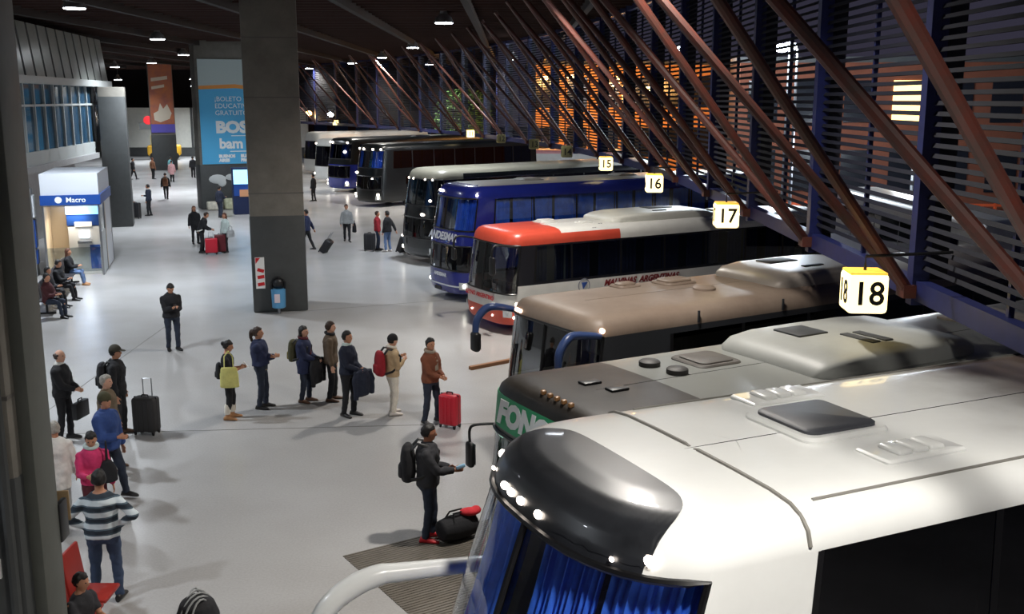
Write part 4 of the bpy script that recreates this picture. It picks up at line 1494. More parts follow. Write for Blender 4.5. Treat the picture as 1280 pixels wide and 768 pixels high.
# yellow cart and signs at the far end
yc = thing('yellow_cart', 'small yellow cart by the white end wall', 'cart', (-37.2, 112.5, 0), R(15))
MB().rbox((0, 0, 1.0), (3.4, 1.6, 1.1), 0.2, 3).build('body', mat('cart_yellow', (214, 164, 40), 0.5), yc)
MB().rbox((-0.5, 0, 2.1), (1.7, 1.4, 1.2), 0.2, 3).build('cab', mat('cart_cream', (222, 206, 150), 0.5), yc)
for x in (-1.1, 1.1):
    for s in (-0.7, 0.7):
        MB().lathe([(0.2, -0.12), (0.4, -0.1), (0.4, 0.1), (0.2, 0.12)], (x, s, 0.4), 14, rot=Matrix.Rotation(R(90), 3, 'X')).build('wheel', M_RUBBER, yc)
gs = thing('hanging_sign', 'dark hanging sign with red symbol before the end wall', 'sign', (-37.6, 110.0, 3.6), R(15))
MB().box((0, 0, 0), (2.4, 0.12, 0.7)).build('board', M_GREY, gs, smooth=False)
MB().lathe([(0.05, -0.01), (0.45, 0), (0.05, 0.01)], (-0.3, -0.07, 0.6), 14, rot=Matrix.Rotation(R(90), 3, 'X')).build('red_symbol', M_SIGNR, gs)
MB().tube([(0.8, 0, 0.3), (0.8, 0, 6.15)], 0.04, 6).build('hanger', M_BLACK, gs)

for (lab, x, y, z, m_, c_) in (('white wall lamp at the far bend of the hall', -17.1, 99.5, 4.9, M_LED, (0.9, 0.95, 1)), ('amber wall lamp at the far bend of the hall', -19.6, 102.0, 5.0, glow('amber_globe', (255, 190, 110), 18.0), (1, 0.7, 0.4))):
    t = thing('wall_lamp', lab, 'lamp', (x, y, z), R(40))
    MB().ball((0, 0, 0), (0.3, 0.3, 0.24), 14, 8).build('globe', m_, t)
    MB().tube([(0, 0.2, 0.05), (0.1, 0.9, 0.3), (0.2, 1.6, 0.3)], 0.04, 6).build('bracket', M_BLACK, t)
    lamp(t, (0, -0.4, -0.3), 'POINT', 60, c_, 0.2)

# ================================================================== outside
def building(label, x, y, w, d, h, a, wallm, rows, cols, winm, lit=(), litm=None):
    t = thing('building', label, 'building', (x, y, -0.2), R(a))
    MB().box((0, 0, h / 2), (w, d, h)).build('wall', wallm, t, smooth=False)
    MB().box((0, 0, h + 0.15), (w + 0.5, d + 0.5, 0.3)).build('roof', M_GREY, t, smooth=False)
    cw, ch = w / cols, (h - 1.0) / rows
    for r in range(rows):
        for c in range(cols):
            x0 = -w / 2 + cw * (c + 0.5)
            z0 = 0.8 + ch * (r + 0.5)
            mm = litm if (r, c) in lit else winm
            MB().box((x0, -d / 2 - 0.02, z0), (cw * 0.62, 0.1, ch * 0.6)).build('window', mm, t, smooth=False)
    return t


M_BRK = mat('ochre_wall', (196, 140, 92), 0.85, var=0.15, vscale=0.5)
M_BRK2 = mat('brick_wall', (112, 62, 42), 0.85, var=0.15, vscale=0.8)
M_DWIN = mat('dark_window', (26, 28, 34), 0.2)
M_LWIN = glow('lit_window', (255, 206, 128), 3.0)
building('long ochre building lit orange by the street lamps behind the louvres', 16.5, 97, 30, 12, 9.4, 0, M_BRK, 2, 11, M_DWIN)
building('brick building with a lit arched window seen through the near louvres', 22.0, 62.5, 18, 10, 8.5, -6, M_BRK2, 2, 7, M_DWIN, ((1, 3),), M_LWIN)
building('dark low building at the edge of the parking ground', 46.0, 84, 26, 10, 7.0, -14, mat('dull_wall', (120, 96, 84), 0.85), 2, 8, M_DWIN, ((0, 2), (0, 5)), M_LWIN)
building('tall dark building beyond the end of the hall', -22.0, 150, 40, 10, 16, 0, mat('night_wall', (96, 72, 62), 0.85), 4, 14, mat('blue_window', (70, 96, 140), 0.3))


def street_lamp(label, x, y, z, col, power, gm, group='street lamps outside the louvres'):
    t = thing('street_lamp', label, 'street lamp', (x, y, -0.2), 0, group)
    MB().tube([(0, 0, 0), (0, 0, z * 0.7), (0, 0, z + 0.15)], [0.09, 0.07, 0.05], 8).build('pole', M_STEEL, t)
    MB().tube([(0, 0, z + 0.12), (-0.3, -0.35, z + 0.3), (-0.5, -0.6, z + 0.28)], 0.04, 6).build('arm', M_STEEL, t)
    MB().ball((-0.55, -0.68, z + 0.2), (0.34, 0.34, 0.2), 14, 8).build('globe', gm, t)
    lamp(t, (-0.55, -0.95, z - 0.15), 'POINT', power, col, 0.3)


M_SOD = glow('sodium_globe', (255, 190, 110), 26.0)
M_FLD = glow('flood_globe', (225, 236, 255), 26.0)
ORG = (1.0, 0.48, 0.14)
for i, (px, y, v, kind, lab) in enumerate((
        (722, 86, 98, 0, 'orange street lamp over the far end of the ochre building'), (688, 88, 99, 0, 'small distant orange street lamp'),
        (783, 86, 98, 0, 'higher one of the second pair of orange street lamps'), (778, 84, 107, 0, 'lower one of the second pair of orange street lamps'),
        (818, 84, 111, 0, 'largest orange street lamp before the ochre building'), (861, 85, 101, 0, 'upper orange street lamp of the third pair'),
        (867, 83, 109, 0, 'lower orange street lamp of the third pair'), (904, 80, 100, 0, 'nearest orange street lamp behind the louvres'),
        (859, 60, 66, 1, 'high white flood lamp above the orange ones'), (908, 52, 62, 1, 'single white flood lamp high behind the louvres'),
        (984, 52, 64, 1, 'dimmer white flood lamp of the high pair'), (994, 50, 62, 1, 'brighter white flood lamp of the high pair'),
        (1148, 48, 185, 1, 'low white lamp at the parking ground'))):
    dep = y * 0.98
    x = (px - 640) / 1300.0 * dep
    z = 6.35 + (124 - v) / 1300.0 * y
    street_lamp(lab, x, y, z, ORG if kind == 0 else (0.8, 0.9, 1.0), STREET_W * (1.0 if kind == 0 else 1.9), M_SOD if kind == 0 else M_FLD)


def car(label, x, y, a, m):
    t = thing('parked_car', label, 'car', (x, y, -0.2), R(a), 'cars on the parking ground outside')
    hull = [(-2.1, 0.35), (-2.15, 0.75), (-1.9, 0.95), (-1.0, 1.0), (-0.45, 1.42), (1.1, 1.45), (1.75, 1.0), (2.1, 0.9), (2.15, 0.4)]
    vs, fs = [], []
    n = len(hull)
    for (k, s) in ((-0.85, 1), (-0.72, 1), (0.72, 1), (0.85, 1)):
        for (hx, hz) in hull:
            ins = 0.16 if hz > 1.2 else 0.0
            vs.append((hx, math.copysign(abs(k) - ins, k), hz if abs(k) < 0.8 else min(hz, 0.98 + (hz - 0.98) * 0.7)))
    for j in range(3):
        for i in range(n):
            i2 = (i + 1) % n
            fs.append((j * n + i, j * n + i2, (j + 1) * n + i2, (j + 1) * n + i))
    fs.append(tuple(range(n)))
    fs.append(tuple(range(3 * n, 4 * n)))
    MB().add(vs, fs).build('body', m, t, angle=30, fix=True)
    gl = mat('car_glass', (20, 24, 30), 0.08)
    MB().prism([(-0.85, 1.02), (-0.42, 1.36), (1.05, 1.38), (1.55, 1.02)], -0.76, 0.76, axis='y').build('side_glass', gl, t, smooth=False)
    for wx in (-1.35, 1.35):
        for s in (-0.78, 0.78):
            MB().lathe([(0.15, -0.1), (0.32, -0.1), (0.32, 0.1), (0.15, 0.1)], (wx, s, 0.32), 14, rot=Matrix.Rotation(R(90), 3, 'X')).build('wheel', M_RUBBER, t)
    for s in (-0.55, 0.55):
        MB().rbox((-2.14, s, 0.68), (0.06, 0.3, 0.14), 0.02).build('headlamp', M_HLG, t)


car('white van-like car parked farthest out behind the louvres', 36.0, 71.5, 70, mat('car_white', (214, 216, 220), 0.3))
car('pale blue car parked in the middle of the ground', 25.5, 71, 95, mat('car_blue', (132, 160, 190), 0.3))
car('dark grey car parked near the brick building', 20.5, 51, 80, mat('car_grey', (70, 74, 82), 0.3))
car('silver car parked before the ochre building', 9.5, 68, 20, mat('car_silver', (176, 178, 184), 0.3))
M_RSTR = mat('coach_redstripe', (190, 36, 44), 0.35)
OB = Bus('white coach with a red stripe parked outside behind the louvres', 13.6, 41.5, -86, 2.5, 12.5, 3.2, n=3.6, rc=0.6, rake=0.2, edge=0.3)
oxs = [1.2, 3, 5, 7, 9, 11]
OB.shell(lambda x, y, z, q: (1 if (4.5 < x < 9.5 and z > 2.9 and y > -0.3) else 0), [M_DW, M_RSTR], [(1.1, 1.9, 1.2, 2.6)] + OB.hole_side(oxs, 1.6, 2.6), step=0.3)
OB.windscreen(1.1, 1.9, 1.2, 2.6)
OB.side_windows(oxs, 1.6, 2.6)
OB.interior(0.9, 2.8)
OB.wheels((2.3, 9.0))
OB.t.location.z = -0.2
OC = Bus('pale pink roofed coach far outside beyond the hall bend', 9.5, 76.5, 178, 2.5, 8.5, 3.0, n=3.6, rc=0.6, rake=0.2, edge=0.3)
OC.shell(lambda x, y, z, q: 1 if z > 2.5 else 0, [M_DW, mat('coach_pink', (214, 150, 150), 0.4)], [(1.1, 1.9, 1.1, 2.3)], step=0.6)
OC.windscreen(1.1, 1.9, 1.1, 2.3)
OC.wheels((2.0, 6.5))
OC.t.location.z = -0.2
# orange barrier along the far edge of the parking ground
br = thing('safety_barrier', 'orange safety barrier along the parking ground', 'barrier', (0, 0, -0.2))
M_ORG = mat('barrier_orange', (206, 84, 40), 0.6)
for k in range(15):
    x = 18 + k * 2.0
    y = 63 - 0.15 * k
    MB().box((x - 6, y - 6, 0.55), (0.12, 0.12, 1.1)).build('post', M_ORG, br, smooth=False)
for z in (0.5, 0.95):
    MB().bar((12, 57, z), (40, 54.9, z), 0.05, 0.14).build('rail', M_ORG, br, smooth=False)
# tree beyond the louvres
tr = thing('street_tree', 'leafy green tree standing beyond the far louvres', 'tree', (-4.2, 91.5, -0.2))
MB().tube([(0, 0, 0), (0.1, 0, 2.2), (-0.1, 0.1, 4.2)], [0.2, 0.15, 0.08], 8).build('trunk', mat('bark', (84, 66, 50), 0.9), tr)
lf = MB()
rnd = random.Random(3)
for k in range(900):
    u, v_, r_ = rnd.uniform(0, 2 * PI), rnd.uniform(-1, 1), rnd.uniform(0.55, 1) ** 0.5
    c = Vector((2.6 * r_ * math.cos(u) * math.sqrt(1 - v_ * v_), 2.2 * r_ * math.sin(u) * math.sqrt(1 - v_ * v_), 5.0 + 2.6 * r_ * v_))
    a = Vector((rnd.uniform(-1, 1), rnd.uniform(-1, 1), rnd.uniform(-1, 1))).normalized()
    b = a.orthogonal().normalized()
    s = rnd.uniform(0.16, 0.3)
    lf.add([c - a * s, c + b * s * 0.6, c + a * s, c - b * s * 0.6], [(0, 1, 2, 3)])
tag(lf.build('foliage', mat('leaf_green', (74, 112, 52), 0.7, var=0.3, vscale=2), tr, smooth=False), kind='stuff')
# ================================================================== people
def ik(a, b, l1, l2, hint):
    """middle joint of a two-bone chain from a to b, bending towards hint; also returns the reached end"""
    a, b, hint = Vector(a), Vector(b), Vector(hint)
    d = b - a
    L = min(d.length, (l1 + l2) * 0.995)
    u = d.normalized()
    b = a + u * L
    k = (l1 * l1 - l2 * l2 + L * L) / (2 * L)
    hgt = math.sqrt(max(0.0, l1 * l1 - k * k))
    n = hint - u * hint.dot(u)
    n = n.normalized() if n.length > 1e-5 else u.orthogonal().normalized()
    return a + u * k + n * hgt, b


def voxel(o, size, smooth=3, folds=None):
    m = o.modifiers.new('remesh', 'REMESH')
    m.mode = 'VOXEL'
    m.voxel_size = size
    m.use_smooth_shade = True
    s = o.modifiers.new('smooth', 'SMOOTH')
    s.factor = 0.5
    s.iterations = smooth
    if folds:
        d = o.modifiers.new('folds', 'DISPLACE')
        d.texture = TEX_HAIR if folds == 'hair' else TEX_FOLD
        d.strength = 0.035 if folds == 'hair' else 0.030
        d.mid_level = 0.5
        d.texture_coords = 'LOCAL'
    return o


TEX_FOLD = bpy.data.textures.new('cloth_folds', 'CLOUDS')
TEX_FOLD.noise_scale = 0.11
TEX_FOLD.noise_depth = 1
TEX_HAIR = bpy.data.textures.new('hair_locks', 'CLOUDS')
TEX_HAIR.noise_scale = 0.05
TEX_HAIR.noise_depth = 2


SKIN = {'l': mat('skin_light', (214, 164, 138), 0.55), 'm': mat('skin_medium', (188, 134, 104), 0.55), 'd': mat('skin_tan', (156, 104, 78), 0.55)}
M_LIP = mat('lips', (150, 84, 76), 0.5)
M_EYE = mat('eyes', (28, 20, 18), 0.3)


def cloth(name, col=(128, 128, 128), var=0.14, vscale=6):
    return mat('cloth_' + name, col, 0.85, var=var, vscale=vscale, bump=0.25, bscale=22)


def hairm(name, col):
    return mat('hair_' + name, col, 0.6, var=0.3, vscale=30)


H_BLK = hairm('black', (24, 20, 18))
H_BRN = hairm('brown', (56, 38, 28))
H_RED = hairm('auburn', (92, 52, 34))
H_GRY = hairm('grey', (166, 160, 150))

ARMS = {
    'down': ((0.05, 0.27, 0.80), (0.05, -0.27, 0.80)),
    'phone': ((0.27, 0.05, 1.12), (0.28, -0.04, 1.12)),
    'crossed': ((0.25, -0.10, 1.12), (0.26, 0.10, 1.08)),
    'clasp': ((0.30, 0.03, 0.98), (0.30, -0.03, 0.98)),
    'hips': ((0.0, 0.20, 0.99), (0.0, -0.20, 0.99)),
    'oneout': ((0.05, 0.27, 0.80), (0.33, -0.12, 1.08)),
    'bothout': ((0.30, 0.12, 1.04), (0.38, -0.10, 1.08)),
    'pullback': ((0.05, 0.27, 0.80), (-0.26, -0.30, 0.78)),
    'lap': ((0.34, 0.08, 0.70), (0.34, -0.08, 0.70)),
    'chest': ((0.24, 0.10, 1.20), (0.24, -0.06, 1.16)),
    'reach': ((0.42, 0.12, 0.95), (0.42, -0.12, 0.95)),
}


class Person:
    def __init__(self, label, x, y, face, h=1.72, skin='m', hair=('short', None), top=('jacket', None), legs=None, shoes=None, arms='down', stance='stand', lean=0.0, head=(0.0, 0.0),
                 build=1.0, fine=True, hem=None, group=None, z=0.0, collar=None, sleeve=1.0):
        self.t = thing('person', label, 'person', (x, y, z), R(face), group)
        s = h / 1.72
        self.s = s
        t = self.t
        hp = 0.93
        seated = stance == 'seat'
        if seated:
            hp = 0.53
        up = Matrix.Rotation(lean, 3, 'Y')
        pel = Vector((0, 0, hp))

        def U(x_, y_, z_):
            """upper body point given in standing coordinates"""
            return pel + up @ Vector((x_, y_, z_ - 0.93))
        self.U = lambda a, b, c: U(a, b, c) * s
        vox = (0.0125 if fine else 0.022) * s
        bw = build
        # ---- joints
        sh = [U(-0.005, sd * 0.176 * bw, 1.330) for sd in (1, -1)]
        neck = U(-0.012, 0, 1.44)
        hc = U(0.018 + 0.07 * math.sin(head[1]), 0, 1.60 - 0.05 * math.sin(max(0.0, head[1])))
        Rh = up @ Matrix.Rotation(head[0], 3, 'Z') @ Matrix.Rotation(head[1], 3, 'Y')
        hands = ARMS[arms] if isinstance(arms, str) else arms
        dz = hp - 0.93
        wr, el = [], []
        for k, sd in enumerate((1, -1)):
            tgt = Vector(hands[k]) + Vector((0, 0, 0 if seated and isinstance(arms, tuple) else 0))
            if seated and arms == 'lap':
                pass
            elif seated:
                tgt = tgt + Vector((0, 0, dz))
            hint = Vector((-0.45, sd * 0.42, -1.0)) if arms != 'hips' else Vector((-0.35, sd * 1.0, 0.0))
            e, w_ = ik(sh[k], tgt, 0.285, 0.25, hint)
            el.append(e)
            wr.append(w_)
        hipj = [pel + Vector((0, sd * 0.092 * bw, -0.03)) for sd in (1, -1)]
        if seated:
            ank = [Vector((0.46, 0.12, 0.085)), Vector((0.50, -0.10, 0.085))]
        elif stance == 'walk':
            ank = [Vector((0.24, 0.08, 0.085)), Vector((-0.26, -0.08, 0.13))]
        elif stance == 'apart':
            ank = [Vector((0.05, 0.15, 0.085)), Vector((-0.03, -0.15, 0.085))]
        elif stance == 'cross':
            ank = [Vector((0.62, 0.05, 0.10)), Vector((0.62, -0.02, 0.12))]
        else:
            ank = [Vector((0.04, 0.105, 0.085)), Vector((-0.04, -0.105, 0.085))]
        kn = []
        for k in range(2):
            a, b = ik(hipj[k], ank[k], 0.412, 0.405, Vector((1, 0.1 * (1 - 2 * k), 0.4 if seated else 0.0)))
            kn.append(a)
            ank[k] = b
        X, Y = Vector((1, 0, 0)), Vector((0, 1, 0))
        ux, uy = up @ X, up @ Y

        def torso(mb, g, zs):
            prof = {0.80: (0.105, 0.150), 0.86: (0.122, 0.172), 0.93: (0.122, 0.172), 1.03: (0.108, 0.150), 1.12: (0.108, 0.150), 1.22: (0.122, 0.168), 1.32: (0.116, 0.170), 1.385: (0.094, 0.138), 1.425: (0.070, 0.094), 1.455: (0.055, 0.066)}
            rs = []
            for zz in zs:
                ks = sorted(prof)
                if zz <= ks[0]:
                    rx, ry = prof[ks[0]]
                    rx += 0.0
                else:
                    for i in range(len(ks) - 1):
                        if ks[i] <= zz <= ks[i + 1]:
                            f = (zz - ks[i]) / (ks[i + 1] - ks[i])
                            rx = prof[ks[i]][0] * (1 - f) + prof[ks[i + 1]][0] * f
                            ry = prof[ks[i]][1] * (1 - f) + prof[ks[i + 1]][1] * f
                            break
                rs.append((U(0, 0, zz) * s, ux * ((rx * bw + g) * s), uy * ((ry * bw + g) * s)))
            mb.rings(rs, 18)

        def S(v):
            return v * s

        # ---- body, one surface
        mb = MB()
        torso(mb, 0, [0.80, 0.86, 0.93, 1.03, 1.12, 1.22, 1.32, 1.385, 1.425, 1.455])
        mb.tube([S(neck - up @ Vector((0, 0, 0.04))), S(neck.lerp(hc, 0.65))], [0.056 * s, 0.052 * s], 12)
        mb.ball(S(hc), (0.098 * s, 0.078 * s, 0.112 * s), 16, 12, rot=Rh)
        mb.ball(S(hc + Rh @ Vector((0.030, 0, -0.062))), (0.062 * s, 0.056 * s, 0.062 * s), 14, 10, rot=Rh)
        mb.ball(S(hc + Rh @ Vector((0.100, 0, -0.020))), (0.020 * s, 0.014 * s, 0.026 * s), 10, 8, rot=Rh)
        for sd in (1, -1):
            mb.ball(S(hc + Rh @ Vector((0.0, sd * 0.079, -0.012))), (0.022 * s, 0.010 * s, 0.032 * s), 8, 6, rot=Rh)
        for k, sd in enumerate((1, -1)):
            mb.tube([S(sh[k]), S(sh[k].lerp(el[k], 0.4)), S(el[k]), S(el[k].lerp(wr[k], 0.35)), S(wr[k])], [0.054 * s, 0.047 * s, 0.039 * s, 0.038 * s, 0.027 * s], 12)
            mb.ball(S(sh[k]), 0.050 * s, 12, 8)
            mb.ball(S(el[k]), 0.039 * s, 10, 8)
            # hand
            hd = (wr[k] - el[k]).normalized()
            if arms in ('phone', 'clasp', 'crossed', 'chest', 'lap', 'bothout', 'reach'):
                hd = (hd + Vector((0.25, -sd * 0.1, 0.1))).normalized()
            lat = hd.cross(Vector((0, sd * 0.4, 1))).normalized() if abs(hd.z) < 0.8 else (X - hd * hd.dot(X)).normalized()
            if abs(hd.z) < 0.8:
                nrm = Vector((0, -sd, -0.2)) if abs(hd.y) < 0.7 else Vector((-1, 0, -0.2))
                nrm = (nrm - hd * nrm.dot(hd)).normalized()
                lat = nrm.cross(hd).normalized()
                if lat.z < 0:
                    lat = -lat
            else:
                nrm = Vector((0, -sd, 0))
                nrm = (nrm - hd * nrm.dot(hd)).normalized()
            w0 = wr[k]
            mb.rings([(S(w0 - hd * 0.01), lat * 0.026 * s, nrm * 0.020 * s), (S(w0 + hd * 0.03), lat * 0.036 * s, nrm * 0.018 * s), (S(w0 + hd * 0.075), lat * 0.041 * s, nrm * 0.016 * s), (S(w0 + hd * 0.092), lat * 0.037 * s, nrm * 0.012 * s)], 10)
            for i, ln in enumerate((0.068, 0.078, 0.072, 0.056)):
                b0 = w0 + hd * 0.082 + lat * (0.031 - i * 0.0207)
                fd = hd + lat * (0.10 - i * 0.07)
                k1 = b0 + (fd + nrm * 0.25).normalized() * ln * 0.55
                k2 = k1 + (fd + nrm * 0.95).normalized() * ln * 0.5
                mb.tube([S(b0 - hd * 0.02), S(k1), S(k2)], [0.0092 * s, 0.0086 * s, 0.007 * s], 7)
            tb = w0 + hd * 0.025 + lat * 0.026
            t1 = tb + (hd * 0.6 + lat * 0.75 + nrm * 0.3).normalized() * 0.042
            t2 = t1 + (hd * 0.95 + lat * 0.15 + nrm * 0.35).normalized() * 0.034
            mb.tube([S(tb - hd * 0.01), S(t1), S(t2)], [0.0125 * s, 0.0105 * s, 0.008 * s], 7)
            # leg
            mb.tube([S(hipj[k]), S(hipj[k].lerp(kn[k], 0.35)), S(kn[k]), S(kn[k].lerp(ank[k], 0.35)), S(ank[k])], [0.088 * s, 0.080 * s, 0.056 * s, 0.054 * s, 0.036 * s], 14)
            mb.ball(S(hipj[k]), 0.09 * s, 12, 8)
            mb.ball(S(kn[k]), 0.056 * s, 10, 8)
            fy = Vector((math.cos(0.18 * sd), math.sin(0.18 * sd), 0))
            mb.tube([S(ank[k] - fy * 0.03 + Vector((0, 0, -0.03))), S(ank[k] + fy * 0.08 + Vector((0, 0, -0.05))), S(ank[k] + fy * 0.15 + Vector((0, 0, -0.062)))], [0.035 * s, 0.035 * s, 0.02 * s], 10)
        self.body = voxel(mb.build('body', SKIN[skin], t), vox)
        if fine:
            for sd in (1, -1):
                MB().ball(S(hc + Rh @ Vector((0.084, sd * 0.032, 0.010))), (0.012 * s, 0.014 * s, 0.008 * s), 8, 6, rot=Rh).build('eye', M_EYE, t)
            MB().ball(S(hc + Rh @ Vector((0.084, 0, -0.066))), (0.010 * s, 0.024 * s, 0.007 * s), 8, 6, rot=Rh).build('mouth', M_LIP, t)
        # ---- trousers
        if legs is not None:
            lm, length = legs if isinstance(legs, tuple) else (legs, 1.0)
            mb = MB()
            if seated:
                mb.rings([(S(pel + Vector((0, 0, z_))), X * (a * s * bw), Y * (b * s * bw)) for (z_, a, b) in ((-0.10, 0.12, 0.17), (0.0, 0.135, 0.185), (0.10, 0.125, 0.165))], 16)
            else:
                mb.rings([(S(Vector((0, 0, z_))), X * (a * s * bw), Y * (b * s * bw)) for (z_, a, b) in ((0.79, 0.116, 0.165), (0.85, 0.134, 0.186), (0.93, 0.138, 0.188), (1.01, 0.118, 0.160))], 16)
            for k in range(2):
                e = kn[k].lerp(ank[k], 1.0) if length >= 1 else kn[k].lerp(ank[k], max(0.05, (length - 0.5) * 2))
                mid = kn[k].lerp(e, 0.4)
                mb.tube([S(hipj[k]), S(hipj[k].lerp(kn[k], 0.35)), S(kn[k]), S(mid), S(e + (Vector((0, 0, -0.02)) if length >= 1 else Vector()))], [0.100 * s, 0.092 * s, 0.068 * s, 0.064 * s, 0.055 * s], 14)
                mb.ball(S(hipj[k]), 0.10 * s, 12, 8)
                mb.ball(S(kn[k]), 0.068 * s, 10, 8)
            voxel(mb.build('trousers', lm, t), vox * 1.25, 3, 'cloth')
        # ---- top
        kind, tm = top
        if tm is not None:
            g = {'jacket': 0.034, 'coat': 0.040, 'sweater': 0.026, 'tee': 0.014, 'puffer': 0.055}[kind]
            hz = hem if hem is not None else {'jacket': 0.84, 'coat': 0.60, 'sweater': 0.86, 'tee': 0.90, 'puffer': 0.82}[kind]
            mb = MB()
            if seated:
                hz = max(hz, 0.86)
            zs = [z_ for z_ in (1.03, 1.12, 1.22, 1.32, 1.385, 1.425, 1.44)]
            low = [hz + (1.03 - hz) * k / 4 for k in range(4)]
            torso(mb, g, [z_ for z_ in low + zs])
            for k in range(2):
                en = el[k].lerp(wr[k], 0.96) if kind != 'tee' and sleeve >= 1 else sh[k].lerp(el[k], 0.75 * sleeve)
                if kind != 'tee' and sleeve >= 1:
                    mb.tube([S(sh[k]), S(sh[k].lerp(el[k], 0.4)), S(el[k]), S(el[k].lerp(wr[k], 0.4)), S(en)], [(0.047 + g * 0.7) * s, (0.048 + g * 0.75) * s, (0.041 + g * 0.75) * s, (0.039 + g * 0.7) * s, (0.030 + g * 0.6) * s], 12)
                    mb.ball(S(el[k]), (0.041 + g * 0.75) * s, 10, 8)
                else:
                    mb.tube([S(sh[k]), S(sh[k].lerp(en, 0.5)), S(en)], [(0.056 + g) * s, (0.052 + g) * s, (0.048 + g) * s], 12)
                mb.ball(S(sh[k]), (0.048 + g * 0.7) * s, 12, 8)
            if kind in ('jacket', 'coat', 'puffer'):
                mb.rings([(S(neck + up @ Vector((0.0, 0, z_))), ux * a * s, uy * b * s) for (z_, a, b) in ((-0.05, 0.085, 0.095), (0.0, 0.078, 0.086), (0.035, 0.074, 0.082))], 14)
            self.top = voxel(mb.build({'jacket': 'jacket', 'coat': 'coat', 'sweater': 'sweater', 'tee': 'shirt', 'puffer': 'jacket'}[kind], tm, t), vox * 1.25, 3, 'cloth')
        if collar is not None:
            voxel(MB().rings([(S(neck + up @ Vector((0.004, 0, z_))), ux * a * s, uy * b * s) for (z_, a, b) in ((-0.02, 0.095, 0.105), (0.02, 0.085, 0.094), (0.055, 0.070, 0.076))], 14).build('collar', collar, t), 0.012)
        # ---- shoes
        if shoes is not None:
            for k, sd in enumerate((1, -1)):
                fy = Vector((math.cos(0.18 * sd), math.sin(0.18 * sd), 0))
                fz = Vector((0, 0, 1))
                lt = Vector((-fy.y, fy.x, 0))
                bse = ank[k] - Vector((0, 0, 0.085))
                rs = []
                for (f, w_, hh) in ((-0.085, 0.026, 0.05), (-0.07, 0.038, 0.085), (-0.02, 0.044, 0.115), (0.05, 0.046, 0.085), (0.12, 0.050, 0.062), (0.17, 0.044, 0.05), (0.20, 0.022, 0.032)):
                    rs.append((S(bse + fy * f + fz * hh / 2), lt * w_ * s, fz * (hh / 2) * s))
                mb = MB().rings(rs, 14)
                mb.tube([S(ank[k] + Vector((0, 0, -0.02))), S(ank[k] + Vector((0, 0, 0.03)))], [0.047 * s, 0.044 * s], 12)
                o = mb.build('shoe', shoes, t)
        # ---- hair / headgear
        style, hm = hair
        if hm is not None:
            mb = MB()
            tmp = MB().ball((0, 0, 0), 1.0, 18, 14)
            vs = []
            for v in tmp.v:
                p = Vector((v[0] * 0.110, v[1] * 0.092, v[2] * 0.118)) + Vector((-0.010, 0, 0.016))
                lim = 0.050 if style != 'bald' else 0.2
                if (p.x > 0.035 and p.z < lim) or p.z < -0.075:
                    p = Vector((p.x * 0.6, p.y * 0.6, p.z * 0.6))
                if style == 'bald' and p.z > 0.045:
                    p = Vector((p.x * 0.7, p.y * 0.7, p.z * 0.7))
                vs.append(S(hc + Rh @ p))
            mb.add(vs, tmp.f)
            if style == 'long':
                mb.rings([(S(hc + Rh @ Vector((-0.05, 0, 0.04))), Rh @ X * 0.06 * s, Rh @ Y * 0.085 * s), (S(hc + Rh @ Vector((-0.055, 0, -0.07))), Rh @ X * 0.055 * s, Rh @ Y * 0.098 * s),
                          (S(hc + Rh @ Vector((-0.065, 0, -0.18))), Rh @ X * 0.050 * s, Rh @ Y * 0.10 * s), (S(hc + Rh @ Vector((-0.08, 0, -0.30))), Rh @ X * 0.03 * s, Rh @ Y * 0.07 * s)], 12)
            elif style == 'pony':
                mb.tube([S(hc + Rh @ Vector(p)) for p in ((-0.08, 0, 0.06), (-0.135, 0, 0.04), (-0.16, 0, -0.04), (-0.15, 0, -0.14), (-0.13, 0, -0.22))], [0.03 * s, 0.038 * s, 0.042 * s, 0.034 * s, 0.012 * s], 10)
            elif style == 'bun':
                mb.ball(S(hc + Rh @ Vector((-0.115, 0, 0.03))), 0.05 * s, 12, 8)
            o = mb.build('hair', hm, t)
            voxel(o, vox * 1.2, 2, 'hair')
        self.hc, self.Rh, self.hp, self.sh, self.neck, self.wr, self.up = S(hc), Rh, hp * s, [S(v) for v in sh], S(neck), [S(v) for v in wr], up

    def cap(self, m, brim=True):
        s, hc, Rh = self.s, self.hc, self.Rh
        mb = MB()
        tmp = MB().ball((0, 0, 0), 1.0, 18, 10)
        mb.add([hc + Rh @ Vector((v[0] * 0.116 * s - 0.008 * s, v[1] * 0.098 * s, max(v[2], -0.12) * 0.118 * s + 0.034 * s)) for v in tmp.v], tmp.f)
        if brim:
            mb.rings([(hc + Rh @ Vector((0.075 * s, 0, 0.040 * s)), Rh @ Vector((0, 0.085 * s, 0)), Rh @ Vector((0.02 * s, 0, 0.008 * s))), (hc + Rh @ Vector((0.135 * s, 0, 0.030 * s)), Rh @ Vector((0, 0.075 * s, 0)), Rh @ Vector((0.02 * s, 0, 0.006 * s))),
                      (hc + Rh @ Vector((0.175 * s, 0, 0.018 * s)), Rh @ Vector((0, 0.04 * s, 0)), Rh @ Vector((0.01 * s, 0, 0.004 * s)))], 12)
        mb.build('cap' if brim else 'knit_hat', m, self.t, fix=True)

